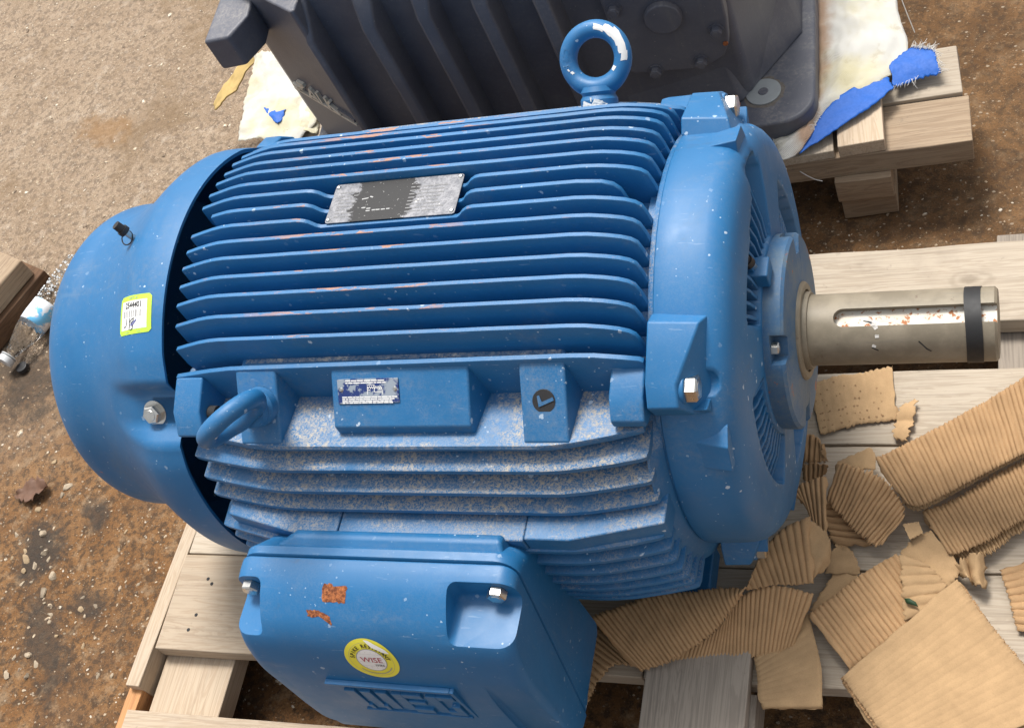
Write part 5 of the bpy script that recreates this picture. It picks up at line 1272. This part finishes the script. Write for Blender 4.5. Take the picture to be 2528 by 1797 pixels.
# plastic sheeting under the reducer
tarp = empty("plastic_sheet", (-.55, .78, .15), "torn white woven plastic sheet with blue edging under the dark gear reducer", "tarpaulin")
sheet('T1', "white_weave", 'tarp', crumple=.010, jag=.004, thick=.0012, nv=36, sag=-.012, parent=tarp, seed=41)
sheet('T2', "blue_hem", 'tarp_blue', crumple=.0022, jag=.0025, thick=.0012, nv=12, sag=0, parent=tarp, seed=42)
sheet('T3', "blue_flap", 'tarp_blue', crumple=.003, jag=.004, thick=.0012, nv=16, sag=-.003, parent=tarp, seed=43)
sheet('T4', "white_weave", 'tarp', crumple=.009, jag=.006, thick=.0012, nv=30, sag=-.006, parent=tarp, seed=44)
sheet('T5', "blue_patch", 'tarp_blue', crumple=.003, jag=.004, thick=.0010, nv=10, sag=-.004, parent=tarp, seed=45)
sheet('T7', "white_weave", 'tarp', crumple=.006, jag=.005, thick=.0010, nv=20, sag=-.012, parent=tarp, seed=46)
# frayed threads
rnd = random.Random(9); mb = MB()
def fringe(line, out, n, ln, z=0):
    P = resample(line, n)
    for p in P:
        d = Vector(out) + Vector((rnd.uniform(-.8, .8), rnd.uniform(-.8, .8), rnd.uniform(-.2, .3))); d = d.normalized() * ln * (rnd.uniform(.2, 1.0) if rnd.random() < .8 else rnd.uniform(1.2, 2.2)); p = p + Vector((rnd.uniform(-.0015, .0015), rnd.uniform(-.0015, .0015), 0))
        q = p + Vector((0, 0, .003 + z)); e_ = Vector((rnd.uniform(-1, 1), rnd.uniform(-1, 1), -.5)) * ln * .35; mb.tube([q - d * .2, q + d * .35 + Vector((0, 0, .001)), q + d * .7 + e_ * .4, q + d * .85 + e_], [.0004, .0004, .0003, .0002], 4)
fringe(SHEETS['T3'][0][1:], (.4, .9, .2), 60, .011); fringe([SHEETS['T3'][0][-1], SHEETS['T3'][1][-1]], (1, .1, 0), 34, .008); fringe([SHEETS['T3'][1][0], SHEETS['T3'][1][1]], (-.2, -1, -.2), 14, .009)
fringe([SHEETS['T2'][0][-1], SHEETS['T2'][0][-2]], (-.7, .2, .2), 26, .007); fringe([SHEETS['T1'][1][-1], SHEETS['T1'][0][-1]], (.2, -1, -.6), 16, .010)
fr = mb.build("frayed_threads", 'string', tarp, smooth=60); fr['kind'] = 'stuff'
for i, pts in enumerate(([(-.345, .555, .146), (-.338, .553, .139), (-.322, .541, .128), (-.300, .530, .118), (-.285, .528, .112)], [(-.182, .948, .135), (-.172, .922, .11), (-.155, .885, .075)])):
    MB().tube(catmull(pts, 5), .0009, 6).build("loose_thread", 'string', tarp, smooth=60)
yc1 = sheet('Y1', "cardboard_flap", 'card_yellow', ridges=2, amp=.004, crumple=.004, thick=.003, seed=47, jag=.003); tag(yc1, "yellowed cardboard flap leaning off the left side of the rear pallet", "cardboard")

# ------------------------------------------------------------------ loose things on the ground
def rot2(a, x, y): return (math.cos(a) * x - math.sin(a) * y, math.sin(a) * x + math.cos(a) * y)
def tb(x, y, w, L):                                            # right edge starts at x, y and runs toward the lower left
    d = Vector((-.376, -.927)); nrm = Vector((-.927, .376)); a = Vector((x, y)) + nrm * w / 2; b = a + d * L; return (a.x, a.y), (b.x, b.y)
t1 = plank("timber_offcut", None, *tb(-1.972, .500, .125, .62), .125, .050, 'wood_tan', .098, seed=51, bev=.005, wob=.004); tag(t1, "brown timber offcut at the left edge, upper one of the stacked pair by the bottle", "timber")
t2 = plank("timber_offcut", None, *tb(-1.952, .508, .140, .62), .140, .046, 'wood_dark', .047, seed=52, bev=.003, wob=.003); tag(t2, "dark brown timber at the left edge beneath the brown offcut", "timber")
t3 = plank("timber_offcut", None, *tb(-2.118, .560, .06, .5), .06, .06, 'wood_orange', .106, seed=53, bev=.003, wob=.002); tag(t3, "light sawn strip of timber beside the brown offcut at the far left", "timber")

bot = empty("plastic_bottle", (-1.915, .37, 0), "crushed clear water bottle with a blue and white label lying beside the timber", "bottle")
bp0 = Vector((-1.962, .287, .030)); bp1 = Vector((-1.873, .545, .034)); bdv = (bp1 - bp0).normalized(); bu = bdv.orthogonal().normalized(); bw = bdv.cross(bu)
BL = (bp1 - bp0).length
BP = catmull([(.0, .0125), (.016, .0125), (.020, .0155), (.030, .0175), (.055, .026), (.080, .0325), (.095, .0335), (.13, .0315), (.16, .0330), (.20, .0320), (.235, .0325), (.258, .031), (.268, .022)], 4)
v = []; f = []; N = 56
for (s, r) in BP:
    for i in range(N):
        a = 2 * math.pi * i / N; dent = 1 - .20 * max(0, noise.noise(Vector((s * 22, math.cos(a) * 1.3, math.sin(a) * 1.3)))) * sstep(.03, .06, s)
        rr_ = r * dent * (1 + .018 * math.sin(a * 10) * sstep(.04, .06, s) * sstep(.10, .08, s))
        p = bp0 + bdv * s + (bu * math.cos(a) + bw * math.sin(a) * .88) * rr_; v.append((p.x, p.y, max(p.z, .002)))
f = [(j * N + i, j * N + (i + 1) % N, (j + 1) * N + (i + 1) % N, (j + 1) * N + i) for j in range(len(BP) - 1) for i in range(N)] + [tuple(range(N)), tuple(range((len(BP) - 1) * N, len(BP) * N))]
obj("bottle_body", v, f, 'bottle', bot, smooth=60)
v = []; f = []; k = 0
for s in (.092, .105, .118, .131, .145):
    for i in range(N):
        a = 2 * math.pi * i / N; rr_ = .0342 + .0012 * noise.noise(Vector((s * 40, a, 2))); p = bp0 + bdv * s + (bu * math.cos(a) + bw * math.sin(a) * .88) * rr_; v.append((p.x, p.y, max(p.z, .0015)))
f = [(j * N + i, j * N + (i + 1) % N, (j + 1) * N + (i + 1) % N, (j + 1) * N + i) for j in range(4) for i in range(N)]
def m_blabel():
    n = NT("bottle_label_print"); V = n.tc.outputs['Object']; x, y, z = n.sep(V)[0:3]
    a = n.noise(V, 42, 3, .5)
    c = n.mix(n.ramp(a, .50, .56), (.78, .82, .86), (.16, .50, .80)); c = n.mix(n.ramp(n.noise(V, 90, 3), .62, .66), c, (.50, .52, .60))
    n.base(c); n.rough(.4); return n.m
obj("bottle_label", v, f, m_blabel(), bot, smooth=60, solid=.0004)
MB().cyl(bp0 - bdv * .006, bp0 + bdv * .008, .0165, .0165, 30).cyl(bp0 + bdv * .0095, bp0 + bdv * .012, .0172, None, 30).build("bottle_cap", simple("clear_cap", (.62, .64, .65), .3, 0, .1, 90, .05), bot, bevel=.0012, smooth=35)
mb = MB(); rnd = random.Random(14)
for i in range(260):
    s = rnd.uniform(.142, .262); a = rnd.uniform(0, 6.283); r = .0335 if s < .25 else .030
    p = bp0 + bdv * s + (bu * math.cos(a) + bw * math.sin(a) * .88) * r
    if p.z < .02: continue
    h = rnd.uniform(.0016, .0036); nrm = (bu * math.cos(a) + bw * math.sin(a)).normalized()
    mb.cyl(p - nrm * .0006, p + nrm * h * .5, h, h * .45, 7)
dr_ = mb.build("water_beads", 'beads', bot, smooth=80); dr_['kind'] = 'stuff'
capo = MB().cyl((-1.936, .284, .001), (-1.936, .284, .011), .0135, .0130, 26).build("bottle_cap", 'black_cap', None, bevel=.0015, base=True); tag(capo, "small black plastic cap on the ground beside the bottle neck", "cap")

# dry leaf
v = []; f = []; nu, nw_ = 14, 8; la = R_(12)
for i in range(nu + 1):
    t = i / nu; w_ = .024 * math.sin(math.pi * min(1, t * .93 + .03)) ** .8 + .0008
    for j in range(nw_ + 1):
        s = j / nw_ * 2 - 1; x = (t - .5) * .075; y = s * w_ * (1 + .15 * noise.noise(Vector((t * 6, s, 3)))); z = .003 + .008 * abs(s) ** .8 * (.6 + .8 * t) + .006 * t * t + .0035 * math.sin(t * 17 + s * 2) * s; y += s * w_ * .22 * math.sin(t * 31)
        xx, yv = rot2(la, x, y); v.append((-1.768 + xx, -.004 + yv, z))
f = [(i * (nw_ + 1) + j, i * (nw_ + 1) + j + 1, (i + 1) * (nw_ + 1) + j + 1, (i + 1) * (nw_ + 1) + j) for i in range(nu) for j in range(nw_)]
lf = obj("dry_leaf", v, f, 'leaf', None, smooth=60, solid=.0005, base=True); tag(lf, "curled dry brown leaf on the stained ground left of the motor", "leaf")
gl = MB(); gl.add([(-.1235, -.226, .1835), (-.117, -.2265, .186), (-.109, -.231, .1855), (-.106, -.237, .184), (-.1115, -.235, .1845), (-.120, -.2325, .1835)], [(0, 1, 5), (1, 2, 4, 5), (2, 3, 4)])
glo = gl.build("leaf_scrap", 'green_leaf', None, solid=.0008, base=True); tag(glo, "dark green curled leaf scrap lying on the creased cardboard", "leaf")

# pebbles and flint chips
def pebble_mesh(r, seed, flat=.55):
    bm = bmesh.new(); rnd = random.Random(seed * 17); el = rnd.uniform(1.1, 1.8)
    for i in range(13):
        p = Vector((rnd.gauss(0, 1), rnd.gauss(0, 1), rnd.gauss(0, 1))).normalized() * rnd.uniform(.75, 1.1); bm.verts.new((p.x * el * r, p.y * r, p.z * flat * r))
    res = bmesh.ops.convex_hull(bm, input=bm.verts[:]); bmesh.ops.delete(bm, geom=list({g_ for g_ in res['geom_interior'] + res['geom_unused'] if isinstance(g_, bmesh.types.BMVert)}), context='VERTS')
    bmesh.ops.bevel(bm, geom=bm.edges[:], offset=.10, segments=2, affect='EDGES'); bm.verts.index_update()
    v = [tuple(p.co) for p in bm.verts]; f = [tuple(q.index for q in fa.verts) for fa in bm.faces]; bm.free(); return v, f
PM = []
for i in range(8):
    v, f = pebble_mesh(1.0, i + 1); me = bpy.data.meshes.new("pebble"); me.from_pydata(v, [], f); me.materials.append(MAT[('stone', 'stone_dark', 'stone_tan', 'stone')[i % 4]]); me.shade_smooth(); me.set_sharp_from_angle(angle=R_(42)); PM.append(me)
ST = [(-1.695, .010, 13), (-1.702, -.007, 8), (-1.745, -.038, 9), (-1.772, -.093, 7), (-1.709, -.088, 13), (-1.687, -.127, 14), (-1.724, -.142, 11), (-1.698, -.155, 9), (-1.648, -.171, 14), (-1.654, -.205, 13), (-1.719, -.165, 8), (-1.618, -.246, 6), (-1.629, -.323, 12), (-1.616, -.361, 11),
      (-1.519, -.300, 6), (-1.463, -.350, 6), (-1.435, -.347, 6), (-1.525, -.226, 7), (-1.554, -.233, 8), (-1.662, -.361, 10), (-1.612, -.260, 7), (-1.683, -.246, 6), (-1.519, -.079, 5), (-1.449, -.181, 5), (-1.519, -.116, 5), (-1.472, -.307, 5), (-1.753, .065, 8), (-1.606, -.338, 8),
      (-1.755, -.11, 6), (-1.70, -.115, 7), (-1.735, -.125, 6), (-1.672, -.14, 6), (-1.66, -.155, 5), (-1.69, -.185, 6), (-1.76, -.14, 5), (-1.71, -.19, 6), (-1.64, -.225, 5), (-1.60, -.30, 6), (-1.585, -.285, 5), (-1.66, -.33, 6), (-1.54, -.245, 5), (-1.56, -.21, 6), (-1.575, -.24, 4)]
rnd = random.Random(21)
for i, (x, y, mm) in enumerate(ST):
    o = bpy.data.objects.new("pebble", PM[i % 8]); col.objects.link(o); s = mm / 1000 * .78
    o.location = (x, y, hground(x, y) + s * .05); o.rotation_euler = (rnd.uniform(-.2, .2), rnd.uniform(-.2, .2), rnd.uniform(0, 6.28)); o.scale = (s, s, s)
    tag(o, "pale flint pebble loose in the stained concrete left of the motor", "pebble", "pale flint pebbles on the left ground")
mb = MB(); rnd = random.Random(33)
for i in range(15000):
    x = rnd.uniform(-2.9, .6); y = rnd.uniform(-.62, 2.1)
    if -1.22 < x < .2 and -.3 < y < 1.1 and not (x > -.35 and .36 < y < .6): continue
    dens = noise.noise(Vector((x * 2.2, y * 2.2, 0))) * .5 + .5
    if rnd.random() > .25 + dens: continue
    s = min(.0080, .0010 + rnd.expovariate(1 / .0010)); a = rnd.uniform(0, 3.14); e = rnd.uniform(1.1, 2.0); z = hground(x, y); n = rnd.choice((5, 6, 7)); k0 = len(mb.v)
    ring = [(x + rot2(a, math.cos(t) * s * e * q, math.sin(t) * s * q)[0], y + rot2(a, math.cos(t) * s * e * q, math.sin(t) * s * q)[1]) for t, q in [(2 * math.pi * m_ / n, rnd.uniform(.7, 1.1)) for m_ in range(n)]]
    mb.v += [(p[0], p[1], z - .001) for p in ring] + [(lerp(p[0], x, .3), lerp(p[1], y, .3), z + s * .30) for p in ring]
    mb.f += [(k0 + m_, k0 + (m_ + 1) % n, k0 + n + (m_ + 1) % n, k0 + n + m_) for m_ in range(n)] + [tuple(k0 + n + m_ for m_ in range(n))]
def m_grit():
    n = NT("embedded_aggregate"); vn = n.new("ShaderNodeTexVoronoi"); n.link(n.pos, vn.inputs['Vector']); vn.inputs['Scale'].default_value = 130
    r = n.sep(vn.outputs['Color'])
    c = n.mix(r[0], (.50, .41, .29), (.34, .25, .165)); c = n.mix(n.math('GREATER_THAN', r[1], .72), c, (.15, .11, .075)); c = n.mix(n.math('GREATER_THAN', r[2], .85), c, (.60, .54, .44))
    n.base(n.mix(n.ramp(n.noise(n.pos, 300, 3), .45, .7, 0, .5), c, (.16, .10, .06))); n.rough(.85); return n.m
gr = mb.build("gravel_chips", m_grit(), None, smooth=None, center=(0, 0, 0)); gr['kind'] = 'stuff'
gr['label'] = "small pale stone chips bedded in the concrete"; gr['category'] = "gravel"
